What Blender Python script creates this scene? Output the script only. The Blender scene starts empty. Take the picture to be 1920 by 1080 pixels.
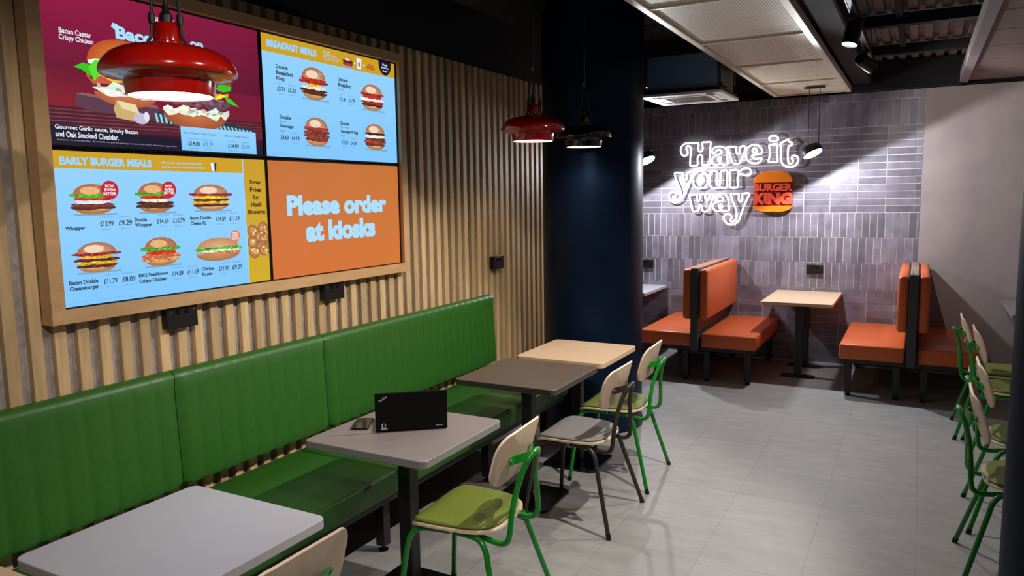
import bpy, bmesh, math, random
from mathutils import Vector, Matrix
random.seed(7)
S = bpy.context.scene
COL = S.collection
R = math.radians

# ---------------------------------------------------------------- camera
cam = bpy.data.cameras.new('camera'); cam_o = bpy.data.objects.new('camera', cam); COL.objects.link(cam_o)
cam.sensor_width = 36.0; cam.lens = 1410.28 / 1920 * 36.0; cam.clip_start = 0.05
_yaw, _pitch, _roll = -0.495058, 0.119750, 0.015169
_f = Vector((math.sin(_yaw) * math.cos(_pitch), math.cos(_yaw) * math.cos(_pitch), -math.sin(_pitch)))
_r0 = Vector((math.cos(_yaw), -math.sin(_yaw), 0)); _d0 = -(_r0.cross(_f))
_r = math.cos(_roll) * _r0 + math.sin(_roll) * _d0
_d = -math.sin(_roll) * _r0 + math.cos(_roll) * _d0
_m = Matrix((_r, -_d, -_f)).transposed().to_4x4(); _m.translation = Vector((0, 0, 1.73))
cam_o.matrix_world = _m
S.camera = cam_o

# ---------------------------------------------------------------- world, exposure
w = bpy.data.worlds.new('world'); S.world = w; w.use_nodes = True
w.node_tree.nodes['Background'].inputs[0].default_value = (0.9, 0.93, 1.0, 1)
w.node_tree.nodes['Background'].inputs[1].default_value = 0.10
S.view_settings.view_transform = 'Standard'; S.view_settings.look = 'None'
S.view_settings.gamma = 1.0; S.view_settings.use_curve_mapping = False
S.view_settings.exposure = 0.0

# spot heads clipped to the ceiling track: (y on the track, aim point, watts, cone degrees)
TRACK = [(0.35, (-1.9, 0.85, 0.7), 75, 100), (1.75, (-2.0, 1.45, 0.7), 50, 92), (3.42, (-2.0, 3.30, 0.2), 210, 86),  # first two heads are unseen, added along the track as room fill
         (4.85, (-0.90, 4.25, 0.0), 80, 106), (6.05, (0.9, 8.1, 1.75), 40, 80)]
TRACK_X, TRACK_Z = -0.375, 2.62
# drum spots hung from the mesh raft: (lens centre, aim direction, watts)
DRUMS = [((-0.875, 7.45, 2.085), (0.45, -0.22, -0.86), 116), ((-2.45, 7.45, 2.08), (0.45, -0.22, -0.86), 116)]
# pendants: (x, y, z of the rim, colour, watts)
PENDANTS = [(-1.90, 1.482, 2.031, 'red', 8), (-1.95, 3.89, 2.045, 'red', 11), (-1.95, 4.63, 2.050, 'black', 12)]

# ---------------------------------------------------------------- helpers
def lin(r, g, b):
    f = lambda c: (c / 255 / 12.92) if c / 255 <= 0.04045 else ((c / 255 + 0.055) / 1.055) ** 2.4
    return (f(r), f(g), f(b), 1.0)

def mat(name, col, rough=0.5, metal=0.0, noise=0.12, nscale=8.0, stretch=(1, 1, 1), bump=0.0, island=0.0, spec=0.5, coat=0.0, emit=0.0):
    m = bpy.data.materials.new(name); m.use_nodes = True
    nt = m.node_tree; N = nt.nodes; L = nt.links; b = N['Principled BSDF']
    b.inputs['Roughness'].default_value = rough; b.inputs['Metallic'].default_value = metal
    b.inputs['Specular IOR Level'].default_value = spec; b.inputs['Coat Weight'].default_value = coat
    b.inputs['Coat Roughness'].default_value = 0.08
    tc = N.new('ShaderNodeTexCoord'); mp = N.new('ShaderNodeMapping'); mp.inputs['Scale'].default_value = stretch
    L.new(tc.outputs['Object'], mp.inputs['Vector'])
    nz = N.new('ShaderNodeTexNoise'); nz.inputs['Scale'].default_value = nscale; nz.inputs['Detail'].default_value = 5
    L.new(mp.outputs[0], nz.inputs['Vector'])
    mr = N.new('ShaderNodeMapRange'); mr.inputs['From Min'].default_value = 0.25; mr.inputs['From Max'].default_value = 0.75
    mr.inputs['To Min'].default_value = 1 - noise; mr.inputs['To Max'].default_value = 1 + noise
    L.new(nz.outputs['Fac'], mr.inputs['Value'])
    fac = mr.outputs[0]
    if island:
        ge = N.new('ShaderNodeNewGeometry'); m2 = N.new('ShaderNodeMapRange')
        m2.inputs['To Min'].default_value = 1 - island; m2.inputs['To Max'].default_value = 1 + island
        L.new(ge.outputs['Random Per Island'], m2.inputs['Value'])
        mu = N.new('ShaderNodeMath'); mu.operation = 'MULTIPLY'; L.new(fac, mu.inputs[0]); L.new(m2.outputs[0], mu.inputs[1]); fac = mu.outputs[0]
    vm = N.new('ShaderNodeVectorMath'); vm.operation = 'SCALE'; vm.inputs[0].default_value = col[:3]
    L.new(fac, vm.inputs['Scale']); L.new(vm.outputs[0], b.inputs['Base Color'])
    if bump:
        bp = N.new('ShaderNodeBump'); bp.inputs['Strength'].default_value = bump; bp.inputs['Distance'].default_value = 0.002
        L.new(nz.outputs['Fac'], bp.inputs['Height']); L.new(bp.outputs[0], b.inputs['Normal'])
    if emit:
        b.inputs['Emission Color'].default_value = (1, 0.96, 0.9, 1); b.inputs['Emission Strength'].default_value = emit
    return m

M = {}
M['slat'] = mat('slat_oak', lin(200, 168, 124), 0.5, noise=0.20, nscale=5, stretch=(9, 9, 0.8), island=0.20, bump=0.1)
M['frame_oak'] = mat('frame_oak', lin(196, 156, 110), 0.45, noise=0.12, nscale=7, stretch=(4, 1, 6))
M['felt'] = mat('grey_backing', lin(150, 140, 134), 0.9, noise=0.3, nscale=30, stretch=(1, 1, 1))
M['black'] = mat('ceiling_black', lin(12, 12, 14), 0.85, noise=0.2)
M['bezel'] = mat('bezel_black', lin(9, 9, 11), 0.25, noise=0.05)
M['plastic_black'] = mat('socket_black', lin(14, 14, 15), 0.4, noise=0.05)
M['chrome'] = mat('screw_metal', lin(200, 200, 200), 0.25, 1.0, noise=0.03)
M['green_vinyl'] = mat('green_vinyl', lin(42, 95, 26), 0.42, noise=0.10, nscale=60, bump=0.25)
M['dark_metal'] = mat('dark_metal', lin(44, 41, 42), 0.4, 0.3, noise=0.06)
M['table_white'] = mat('white_laminate', lin(176, 178, 190), 0.42, noise=0.03, nscale=3)
M['table_grey'] = mat('grey_laminate', lin(134, 125, 123), 0.42, noise=0.03, nscale=3)
M['table_brown'] = mat('brown_laminate', lin(92, 80, 70), 0.42, noise=0.04, nscale=3)
M['table_oak'] = mat('oak_laminate', lin(206, 177, 146), 0.42, noise=0.07, nscale=6, stretch=(1.5, 12, 3))
M['edge_white'] = mat('white_edging', lin(176, 176, 180), 0.5, noise=0.02)
M['edge_grey'] = mat('grey_edging', lin(128, 124, 124), 0.5, noise=0.02)
M['edge_brown'] = mat('dark_edging', lin(66, 62, 62), 0.45, noise=0.02)
M['ply'] = mat('birch_ply', lin(206, 181, 155), 0.45, noise=0.07, nscale=7, stretch=(5, 5, 0.7))
M['ply_edge'] = mat('ply_edge', lin(226, 204, 176), 0.55, noise=0.1, nscale=40, stretch=(1, 1, 6))
M['green_paint'] = mat('green_powder_coat', lin(18, 128, 34), 0.28, noise=0.04, coat=0.3)
M['bronze_paint'] = mat('bronze_powder_coat', lin(58, 48, 46), 0.35, 0.2, noise=0.04)
M['olive'] = mat('olive_seat_vinyl', lin(105, 117, 35), 0.6, noise=0.10, nscale=45, bump=0.15)
M['seat_grey'] = mat('grey_seat_vinyl', lin(128, 124, 122), 0.6, noise=0.08, nscale=45, bump=0.15)
M['navy'] = mat('navy_column_paint', lin(14, 25, 46), 0.36, noise=0.05, spec=0.28)
M['navy'].node_tree.nodes['Principled BSDF'].inputs['Specular Tint'].default_value = (0.35, 0.62, 1.0, 1)
M['navy_flat'] = mat('navy_flat_paint', lin(17, 28, 50), 0.6, noise=0.05, spec=0.08)  # same paint as the other column, sheen cut to drop grey reflections
M['tile'] = mat('glazed_tile', lin(118, 113, 126), 0.45, noise=0.28, nscale=9, island=0.28, bump=0.12)
M['grout'] = mat('pale_grout', lin(222, 216, 216), 0.85, noise=0.08)
M['plaster'] = mat('concrete_look_panel', lin(166, 153, 153), 0.8, noise=0.13, nscale=3.2, bump=0.1)
M['orange_vinyl'] = mat('orange_vinyl', lin(208, 98, 46), 0.42, noise=0.07, nscale=50, bump=0.15)
M['booth_metal'] = mat('booth_frame_metal', lin(66, 66, 70), 0.5, 0.2, noise=0.06)
M['slat_cap'] = mat('booth_cap', lin(150, 128, 118), 0.5, noise=0.1)
M['red_gloss'] = mat('red_enamel', lin(160, 15, 8), 0.16, noise=0.02, coat=0.6)
M['black_gloss'] = mat('black_enamel', lin(14, 18, 17), 0.14, noise=0.02, coat=0.6)
M['cable'] = mat('black_cable', lin(20, 20, 21), 0.5, noise=0.04)
M['steel'] = mat('steel_wire', lin(130, 128, 126), 0.35, 0.8, noise=0.04)
M['lamp_glow'] = mat('lit_diffuser', (1, 1, 1, 1), 0.5, noise=0.01, emit=9.0)
M['lens_glow'] = mat('lit_lens', (1, 1, 1, 1), 0.5, noise=0.01, emit=14.0)
M['neon'] = mat('neon_tube', (1, 1, 1, 1), 0.4, noise=0.01, emit=2.2)
M['white_plastic'] = mat('white_plastic', lin(226, 222, 210), 0.45, noise=0.03)
M['grille_grey'] = mat('grille_grey', lin(110, 104, 90), 0.6, noise=0.06)
M['ac_navy'] = mat('unit_casing', lin(110, 135, 175), 0.5, noise=0.08)
M['ac_brown'] = mat('unit_side', lin(88, 72, 62), 0.7, noise=0.15)
M['alu'] = mat('raft_edge_metal', lin(226, 218, 200), 0.45, 0.1, noise=0.05)
M['deck'] = mat('deck_brown', lin(128, 112, 104), 0.7, noise=0.15, nscale=5)
M['ceil_panel'] = mat('ceiling_panel_brown', lin(128, 108, 104), 0.75, noise=0.12, nscale=6, stretch=(1, 8, 1))
M['trim_grey'] = mat('ceiling_trim', lin(142, 131, 133), 0.6, noise=0.05)
M['logo_orange'] = mat('logo_orange', lin(238, 122, 18), 0.4, noise=0.03)
M['logo_red'] = mat('logo_red', lin(232, 84, 58), 0.4, noise=0.03)
M['logo_back'] = mat('logo_back', lin(150, 34, 14), 0.5, noise=0.03)
M['print_white'] = mat('pale_print', lin(205, 205, 205), 0.5, noise=0.02)
M['phone'] = mat('phone_glass', lin(16, 19, 18), 0.08, noise=0.03)
M['laptop'] = mat('laptop_lid', lin(6, 6, 7), 0.6, noise=0.04, spec=0.2)
M['skirting'] = mat('skirting_dark', lin(40, 38, 40), 0.6, noise=0.05)

def floor_mat():
    m = bpy.data.materials.new('vinyl_floor_tiles'); m.use_nodes = True
    nt = m.node_tree; N = nt.nodes; L = nt.links; b = N['Principled BSDF']
    tc = N.new('ShaderNodeTexCoord')
    mp = N.new('ShaderNodeMapping'); mp.inputs['Location'].default_value = (0.86, -3.41, 0); L.new(tc.outputs['Object'], mp.inputs['Vector'])
    br = N.new('ShaderNodeTexBrick'); br.offset = 0.0; br.inputs['Scale'].default_value = 1.0
    br.inputs['Brick Width'].default_value = 0.46; br.inputs['Row Height'].default_value = 0.457
    br.inputs['Mortar Size'].default_value = 0.0016; br.inputs['Mortar Smooth'].default_value = 0.3
    br.inputs['Color1'].default_value = lin(150, 148, 147); br.inputs['Color2'].default_value = lin(145, 143, 142)
    br.inputs['Mortar'].default_value = lin(118, 115, 114); L.new(mp.outputs[0], br.inputs['Vector'])
    m2 = N.new('ShaderNodeMapping'); m2.inputs['Scale'].default_value = (1.4, 4.0, 1); L.new(tc.outputs['Object'], m2.inputs['Vector'])
    nz = N.new('ShaderNodeTexNoise'); nz.inputs['Scale'].default_value = 3.2; nz.inputs['Detail'].default_value = 8; nz.inputs['Roughness'].default_value = 0.62
    L.new(m2.outputs[0], nz.inputs['Vector'])
    mr = N.new('ShaderNodeMapRange'); mr.inputs['From Min'].default_value = 0.3; mr.inputs['From Max'].default_value = 0.7
    mr.inputs['To Min'].default_value = 0.84; mr.inputs['To Max'].default_value = 1.12; L.new(nz.outputs['Fac'], mr.inputs['Value'])
    vm = N.new('ShaderNodeVectorMath'); vm.operation = 'SCALE'; L.new(br.outputs['Color'], vm.inputs[0]); L.new(mr.outputs[0], vm.inputs['Scale'])
    L.new(vm.outputs[0], b.inputs['Base Color'])
    r2 = N.new('ShaderNodeMapRange'); r2.inputs['To Min'].default_value = 0.46; r2.inputs['To Max'].default_value = 0.62
    L.new(nz.outputs['Fac'], r2.inputs['Value']); L.new(r2.outputs[0], b.inputs['Roughness'])
    return m
M['floor'] = floor_mat()

def mesh_mat():
    # expanded metal: real see-through holes in a thin sheet
    m = bpy.data.materials.new('expanded_metal'); m.use_nodes = True
    nt = m.node_tree; N = nt.nodes; L = nt.links; b = N['Principled BSDF']; out = N['Material Output']
    b.inputs['Base Color'].default_value = lin(246, 236, 212); b.inputs['Metallic'].default_value = 0.0; b.inputs['Roughness'].default_value = 0.5
    tc = N.new('ShaderNodeTexCoord'); sp = N.new('ShaderNodeSeparateXYZ'); L.new(tc.outputs['Object'], sp.inputs[0])
    def mth(op, a, c):
        n = N.new('ShaderNodeMath'); n.operation = op
        for i, v in enumerate((a, c)):
            if isinstance(v, (int, float)): n.inputs[i].default_value = v
            else: L.new(v, n.inputs[i])
        return n.outputs[0]
    sx = mth('SINE', mth('MULTIPLY', sp.outputs['X'], 2 * math.pi / 0.030), 0)
    sy = mth('SINE', mth('MULTIPLY', sp.outputs['Y'], 2 * math.pi / 0.016), 0)
    hole = mth('GREATER_THAN', mth('MULTIPLY', sx, sy), 0.42)
    tr = N.new('ShaderNodeBsdfTransparent'); mx = N.new('ShaderNodeMixShader')
    L.new(hole, mx.inputs[0]); L.new(b.outputs[0], mx.inputs[1]); L.new(tr.outputs[0], mx.inputs[2]); L.new(mx.outputs[0], out.inputs['Surface'])
    return m
M['mesh'] = mesh_mat()

def screen_mat():
    m = bpy.data.materials.new('lit_screen'); m.use_nodes = True
    nt = m.node_tree; N = nt.nodes; L = nt.links; b = N['Principled BSDF']
    a = N.new('ShaderNodeAttribute'); a.attribute_name = 'Col'
    b.inputs['Base Color'].default_value = (0.01, 0.01, 0.012, 1); b.inputs['Roughness'].default_value = 0.35
    b.inputs['Emission Strength'].default_value = 1.0; L.new(a.outputs['Color'], b.inputs['Emission Color'])
    return m
M['screen'] = screen_mat()

def obj(name, bm, m, parent=None, smooth=False, loc=None):
    me = bpy.data.meshes.new(name)
    bmesh.ops.recalc_face_normals(bm, faces=bm.faces[:])
    bm.to_mesh(me); bm.free()
    for mm in (m if isinstance(m, (list, tuple)) else [m]): me.materials.append(M[mm] if isinstance(mm, str) else mm)
    if smooth:
        for p in me.polygons: p.use_smooth = True
        try: me.set_sharp_from_angle(angle=R(38))
        except Exception: pass
    o = bpy.data.objects.new(name, me); COL.objects.link(o)
    if parent: o.parent = parent
    if loc: o.location = loc
    return o

def tag(o, label, cat, group=None):
    o['label'] = label; o['category'] = cat
    if group: o['group'] = group
    return o

def thing(name, label, cat, loc=(0, 0, 0), rz=0.0, group=None):
    o = bpy.data.objects.new(name, None); o.empty_display_size = 0.05; COL.objects.link(o)
    o.location = loc; o.rotation_euler = (0, 0, rz)
    return tag(o, label, cat, group)

def struct(o):
    o['kind'] = 'structure'; return o

def BM(): return bmesh.new()

def box(bm, x0, x1, y0, y1, z0, z1, bev=0.0, seg=2, mi=0):
    v = [bm.verts.new((x, y, z)) for x in (x0, x1) for y in (y0, y1) for z in (z0, z1)]
    fs = [bm.faces.new([v[i] for i in q]) for q in ((0, 1, 3, 2), (4, 6, 7, 5), (0, 4, 5, 1), (2, 3, 7, 6), (0, 2, 6, 4), (1, 5, 7, 3))]
    for f in fs: f.material_index = mi
    if bev:
        es = list({e for f in fs for e in f.edges})
        bmesh.ops.bevel(bm, geom=es, offset=bev, segments=seg, profile=0.5, affect='EDGES')
    return fs

def b1(x0, x1, y0, y1, z0, z1, bev=0.0, seg=2):
    bm = BM(); box(bm, x0, x1, y0, y1, z0, z1, bev, seg); return bm

def catmull(pts, n=6, closed=False):
    P = [Vector(p) for p in pts]; out = []
    k = len(P); rng = range(k if closed else k - 1)
    for i in rng:
        if closed: a, b, c, d = P[(i - 1) % k], P[i], P[(i + 1) % k], P[(i + 2) % k]
        else: a, b, c, d = P[max(i - 1, 0)], P[i], P[i + 1], P[min(i + 2, k - 1)]
        for j in range(n):
            t = j / n
            out.append(0.5 * ((2 * b) + (c - a) * t + (2 * a - 5 * b + 4 * c - d) * t * t + (3 * b - a - 3 * c + d) * t ** 3))
    if not closed: out.append(P[-1])
    return out

def tube(bm, pts, r, seg=10, closed=False, caps=True):
    P = [Vector(p) for p in pts]; k = len(P); rings = []
    T = []
    for i in range(k):
        a = P[(i - 1) % k] if (closed or i > 0) else P[i]; b = P[(i + 1) % k] if (closed or i < k - 1) else P[i]
        T.append((b - a).normalized())
    up = Vector((0, 0, 1)) if abs(T[0].z) < 0.9 else Vector((1, 0, 0))
    nrm = (up - T[0] * up.dot(T[0])).normalized()
    for i in range(k):
        if i:
            ax = T[i - 1].cross(T[i])
            if ax.length > 1e-6: nrm = Matrix.Rotation(T[i - 1].angle(T[i]), 3, ax.normalized()) @ nrm
            nrm = (nrm - T[i] * nrm.dot(T[i])).normalized()
        bi = T[i].cross(nrm)
        rings.append([bm.verts.new(P[i] + r * (math.cos(2 * math.pi * j / seg) * nrm + math.sin(2 * math.pi * j / seg) * bi)) for j in range(seg)])
    for i in range(k if closed else k - 1):
        A, B = rings[i], rings[(i + 1) % k]
        sh = 0
        if closed and i == k - 1:
            sh = min(range(seg), key=lambda s: (A[0].co - B[s].co).length)
        for j in range(seg): bm.faces.new((A[j], A[(j + 1) % seg], B[(j + 1 + sh) % seg], B[(j + sh) % seg]))
    if caps and not closed:
        bm.faces.new(rings[0][::-1]); bm.faces.new(rings[-1])

def lathe(bm, prof, seg=48, mat4=None, close=False):
    rings = []
    for r, z in prof:
        if r < 1e-6: rings.append([bm.verts.new((0, 0, z))])
        else: rings.append([bm.verts.new((r * math.cos(2 * math.pi * j / seg), r * math.sin(2 * math.pi * j / seg), z)) for j in range(seg)])
    for A, B in zip(rings, rings[1:]):
        for j in range(seg):
            a, b = j, (j + 1) % seg
            if len(A) == 1 and len(B) == 1: continue
            if len(A) == 1: bm.faces.new((A[0], B[b], B[a]))
            elif len(B) == 1: bm.faces.new((A[a], A[b], B[0]))
            else: bm.faces.new((A[a], A[b], B[b], B[a]))
    if mat4: bmesh.ops.transform(bm, matrix=mat4, verts=[v for rg in rings for v in rg])

def rrect(hx, hy, r, n=6):
    out = []
    for cx, cy, a0 in ((hx - r, hy - r, 0), (-hx + r, hy - r, 90), (-hx + r, -hy + r, 180), (hx - r, -hy + r, 270)):
        for i in range(n + 1):
            a = R(a0 + 90 * i / n); out.append((cx + r * math.cos(a), cy + r * math.sin(a)))
    return out

def slab(bm, outline, z0, z1, fn=None, rings=5, bev=0.003, mi_side=0, mi_top=0, mi_bot=None):
    """a slab from an outline in xy, optionally bent by fn(x, y, z) -> (x, y, z)"""
    n = len(outline); cx = sum(p[0] for p in outline) / n; cy = sum(p[1] for p in outline) / n
    fn = fn or (lambda x, y, z: (x, y, z))
    mi_bot = mi_top if mi_bot is None else mi_bot
    def ring(s, z, inset=0.0):
        rr = []
        for x, y in outline:
            dx, dy = x - cx, y - cy; l = math.hypot(dx, dy) or 1; k = s - inset / l
            rr.append(bm.verts.new(fn(cx + dx * k, cy + dy * k, z)))
        return rr
    def skin(A, B, mi):
        for j in range(n):
            f = bm.faces.new((A[j], A[(j + 1) % n], B[(j + 1) % n], B[j])); f.material_index = mi
    top = [ring(1 - i / rings, z1, bev if i == 0 else 0) for i in range(rings)]
    bot = [ring(1 - i / rings, z0, bev if i == 0 else 0) for i in range(rings)]
    s1 = ring(1, z1 - bev); s0 = ring(1, z0 + bev)
    skin(s0, s1, mi_side); skin(s1, top[0], mi_top); skin(bot[0], s0, mi_bot)
    for i in range(rings - 1): skin(top[i], top[i + 1], mi_top); skin(bot[i + 1], bot[i], mi_bot)
    for rg, z, mi in ((top[-1], z1, mi_top), (bot[-1], z0, mi_bot)):
        c = bm.verts.new(fn(cx, cy, z))
        for j in range(n):
            f = bm.faces.new((rg[j], rg[(j + 1) % n], c)); f.material_index = mi

_DG = None
def text_polys(txt, bold=0.0, size=1.0, shear=0.0, extrude=0.0):
    cu = bpy.data.curves.new('t', 'FONT'); cu.body = txt; cu.size = size; cu.offset = bold; cu.shear = shear; cu.extrude = extrude
    cu.resolution_u = 3
    o = bpy.data.objects.new('t', cu); COL.objects.link(o)
    dg = bpy.context.evaluated_depsgraph_get(); dg.update()
    me = o.evaluated_get(dg).to_mesh()
    V = [v.co.copy() for v in me.vertices]; F = [tuple(p.vertices) for p in me.polygons]
    o.evaluated_get(dg).to_mesh_clear()
    bpy.data.objects.remove(o); bpy.data.curves.remove(cu)
    return V, F

def fit(V, x0, x1, y0, y1):
    a = min(v.x for v in V); b = max(v.x for v in V); c = min(v.y for v in V); d = max(v.y for v in V)
    return [Vector((x0 + (v.x - a) / max(b - a, 1e-6) * (x1 - x0), y0 + (v.y - c) / max(d - c, 1e-6) * (y1 - y0), v.z)) for v in V]

# ================================================================ SETTING
WX = -2.80          # face of the oak slats
bm = BM(); box(bm, -4.6, 3.2, -1.5, 8.25, -0.1, 0.0); struct(obj('floor', bm, 'floor'))
wl = struct(obj('wall_left', b1(-2.95, WX - 0.024, -1.5, 6.0, 0, 2.66), 'felt'))
bm = BM(); pitch = 0.0875; y = -1.45
while y < 5.97:
    box(bm, WX - 0.024, WX, y, y + 0.046, 0.0, 2.65, 0.002, 1); y += pitch
obj('slat_cladding', bm, 'slat', wl)
obj('upper_wall', b1(-2.96, WX - 0.012, -1.5, 6.0, 2.661, 3.4), 'black', wl)
obj('return_wall', b1(-4.6, -2.951, 5.9, 6.0, 0, 3.4), 'black', wl)
obj('alcove_wall', b1(-4.7, -4.6, 5.9, 8.25, 0, 3.4), 'plaster', wl)

WY = 8.13           # face of the tiled wall
wb = struct(obj('wall_back', b1(-4.6, 0.01, WY + 0.0022, 8.25, 0, 2.68), 'grout'))
bm = BM()
tw, tl, g = 0.0675, 0.246, 0.0050
def tile(x0, x1, z0, z1):
    if x1 > 0.012: x1 = 0.012
    if x1 - x0 < 0.006: return
    d = random.uniform(0, 0.0015)
    box(bm, x0 + g / 2, x1 - g / 2, WY - d, WY + 0.010, z0 + g / 2, z1 - g / 2)
def vert_band(z0, z1, off):
    x = -4.6 + off
    while x < 0.01: tile(x, x + tw, z0, z1); x += tw
def horiz_band(z0, z1, n, off):
    hz = (z1 - z0) / n
    for i in range(n):
        x = -4.6 + off
        while x < 0.01: tile(x, x + tl, z0 + i * hz, z0 + (i + 1) * hz); x += tl
horiz_band(0.0, 0.775, 11, 0.0)
vert_band(0.775, 1.035, 0.01); vert_band(1.035, 1.287, 0.04)
vert_band(1.287, 1.531, 0.0)
horiz_band(1.531, 2.355, 12, 0.13)
vert_band(2.355, 2.60, 0.03); vert_band(2.60, 2.68, 0.0)
obj('tiles', bm, 'tile', wb)
obj('upper_wall', b1(-4.6, 3.2, WY + 0.03, 8.26, 2.681, 3.4), 'black', wb)
obj('plaster_panel', b1(0.012, 3.2, WY - 0.004, 8.25, 0, 2.68), 'plaster', wb)
struct(obj('wall_right', b1(3.2, 3.3, -1.5, 8.25, 0, 3.4), 'plaster'))

ce = struct(obj('ceiling', b1(-4.7, 3.3, -1.5, 8.26, 3.4, 3.5), 'black'))
bm = BM(); xx = -0.42
while xx < 0.32:
    box(bm, xx, xx + 0.062, -1.5, 8.12, 2.95, 2.98, 0.006, 1); box(bm, xx + 0.062, xx + 0.10, -1.5, 8.12, 2.975, 2.99); xx += 0.10
obj('ribbed_deck', bm, 'deck', ce)
for y0, y1, n in ((3.2, 3.28, 0), (5.90, 5.98, 0), (7.10, 7.18, 1)):
    obj('cross_beam', b1(-0.42, 0.30, y0, y1, 2.855, 2.93), 'black', ce)
obj('drop_rod', b1(-0.19, -0.15, 3.3, 7.1, 2.90, 2.93), 'black', ce)
obj('end_fascia', b1(-0.60, 0.30, 8.02, 8.125, 2.685, 2.94), 'black', ce)
bm = BM(); y = -1.5
while y < 8.1:
    box(bm, 0.34, 3.2, y + 0.006, min(y + 0.594, 8.12), 2.72, 2.75, 0.002, 1); y += 0.6
obj('panel_field', bm, 'ceil_panel', ce)
struct(obj('trim_1', b1(0.275, 0.339, -1.5, 8.12, 2.70, 2.80), 'trim_grey'))
struct(obj('baseboard_back', b1(-4.6, 3.2, WY - 0.012, WY - 0.0045, 0, 0.012), 'grout'))

# round navy columns
def column(x, y, label, paint='navy'):
    t = thing('column', label, 'column', (x, y, 0))
    bm = BM(); lathe(bm, [(0, 0.0), (0.374, 0.0), (0.374, 3.39), (0, 3.39)], 96); obj('shaft', bm, paint, t, True)
    bm = BM(); lathe(bm, [(0.3755, 0.0), (0.380, 0.0), (0.380, 0.05), (0.3755, 0.055)], 96); obj('skirting', bm, paint, t, True)
column(-2.164, 5.306, 'round dark navy column standing behind the far oak table')
column(0.632, 2.56, 'dark navy column at the right edge in front of the green chairs', 'navy_flat')

# black duct running beside the mesh raft
tag(obj('air_duct', b1(-0.60, -0.44, -1.0, 8.0, 2.74, 3.39, 0.01, 1), 'black'), 'black air duct between the mesh ceiling raft and the ribbed deck', 'duct')
bm = BM(); tube(bm, [(-2.42, -1.2, 3.05), (-2.42, 4.7, 3.05)], 0.17, 24)
yy = -1.0
while yy < 4.6:
    lathe(bm, [(0.17, 0), (0.178, 0.008), (0.17, 0.016)], 24, Matrix.Translation((-2.42, yy, 3.05)) @ Matrix.Rotation(R(-90), 4, 'X')); yy += 0.28
tag(obj('spiral_duct', bm, 'black', None, True), 'round black duct running above the slat wall', 'duct')

# ================================================================ CEILING RAFT, AIR CONDITIONER, TRACK
t = thing('ceiling_raft', 'long hanging ceiling raft of pale expanded metal mesh', 'ceiling raft', (-0.96, 0, 2.68))
RX = 0.33
for k in range(6):
    y0 = 1.80 + k * 1.05; y1 = min(y0 + 1.05, 7.95)
    bm = BM()
    v = [bm.verts.new(p) for p in ((-RX + 0.02, y0 + 0.012, 0.012), (RX - 0.02, y0 + 0.012, 0.012), (RX - 0.02, y1 - 0.012, 0.012), (-RX + 0.02, y1 - 0.012, 0.012))]
    bm.faces.new(v); obj('mesh_panel', bm, 'mesh', t)
    obj('cross_bar', b1(-RX + 0.02, RX - 0.02, y0 - 0.010, y0 + 0.010, 0.0, 0.03, 0.002, 1), 'alu', t)
for s in (-1, 1):
    obj('edge_rail', b1(s * RX - 0.021, s * RX + 0.021, 1.78, 7.97, -0.004, 0.05, 0.003, 1), 'alu', t)
obj('end_rail', b1(-RX + 0.02, RX - 0.02, 7.95, 7.97, 0.0, 0.05), 'alu', t)
for k in range(4):
    for s in (-1, 1):
        bm = BM(); tube(bm, [(s * 0.3, 2.3 + k * 1.8, 0.04), (s * 0.3, 2.3 + k * 1.8, 0.72)], 0.003, 6); obj('suspension_rod', bm, 'steel', t)

t = thing('air_conditioner', 'ceiling cassette air conditioner with white grille behind the column', 'air conditioner', (-1.645, 6.10, 2.495))
H = 0.315
obj('casing', b1(-0.27, 0.27, -0.27, 0.27, 0.04, 0.30, 0.004, 1), ['ac_navy'], t)
obj('service_cover', b1(0.271, 0.276, -0.26, 0.26, 0.05, 0.29), 'ac_brown', t)
obj('wiring_box', b1(0.277, 0.30, -0.22, -0.02, 0.06, 0.18, 0.003, 1), 'ac_brown', t)
obj('surround', b1(-0.30, 0.30, -0.30, 0.30, 0.012, 0.042, 0.004, 1), 'black', t)
bm = BM()
for a in ((-H, H, -H, -0.245), (-H, H, 0.245, H), (-H, -0.245, -0.245, 0.245), (0.245, H, -0.245, 0.245)): box(bm, a[0], a[1], a[2], a[3], -0.008, 0.012, 0.003, 1)
for a in ((-0.20, 0.20, -0.20, -0.165), (-0.20, 0.20, 0.165, 0.20), (-0.20, -0.165, -0.165, 0.165), (0.165, 0.20, -0.165, 0.165)): box(bm, a[0], a[1], a[2], a[3], -0.010, 0.008, 0.003, 1)
fp = obj('fascia', bm, 'white_plastic', t)
bm = BM(); box(bm, -0.165, 0.165, -0.165, 0.165, 0.0, 0.006)
for k in range(14): box(bm, -0.165 + k * 0.0236, -0.158 + k * 0.0236, -0.165, 0.165, -0.005, 0.001)
obj('intake_grille', bm, 'grille_grey', t)
for k in range(4):
    bm = BM(); box(bm, -0.17, 0.17, 0.203, 0.242, -0.006, 0.002, 0.003, 1)
    bmesh.ops.rotate(bm, verts=bm.verts[:], cent=(0, 0, 0), matrix=Matrix.Rotation(R(90 * k), 3, 'Z')); obj('louvre', bm, 'white_plastic', t)
bm = BM(); box(bm, 0.20, 0.24, -0.30, -0.26, -0.0105, -0.006); obj('status_window', bm, 'black', t)
for sx in (-1, 1):
    bm = BM(); tube(bm, [(sx * 0.3, 0.2, 0.1), (sx * 0.3, 0.2, 0.9)], 0.005, 8); obj('hanger_rod', bm, 'steel', t)
    obj('hanger_bracket', b1(sx * 0.285 - 0.015, sx * 0.285 + 0.015, -0.24, -0.20, 0.08, 0.2, 0.002, 1), 'steel', t)

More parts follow.
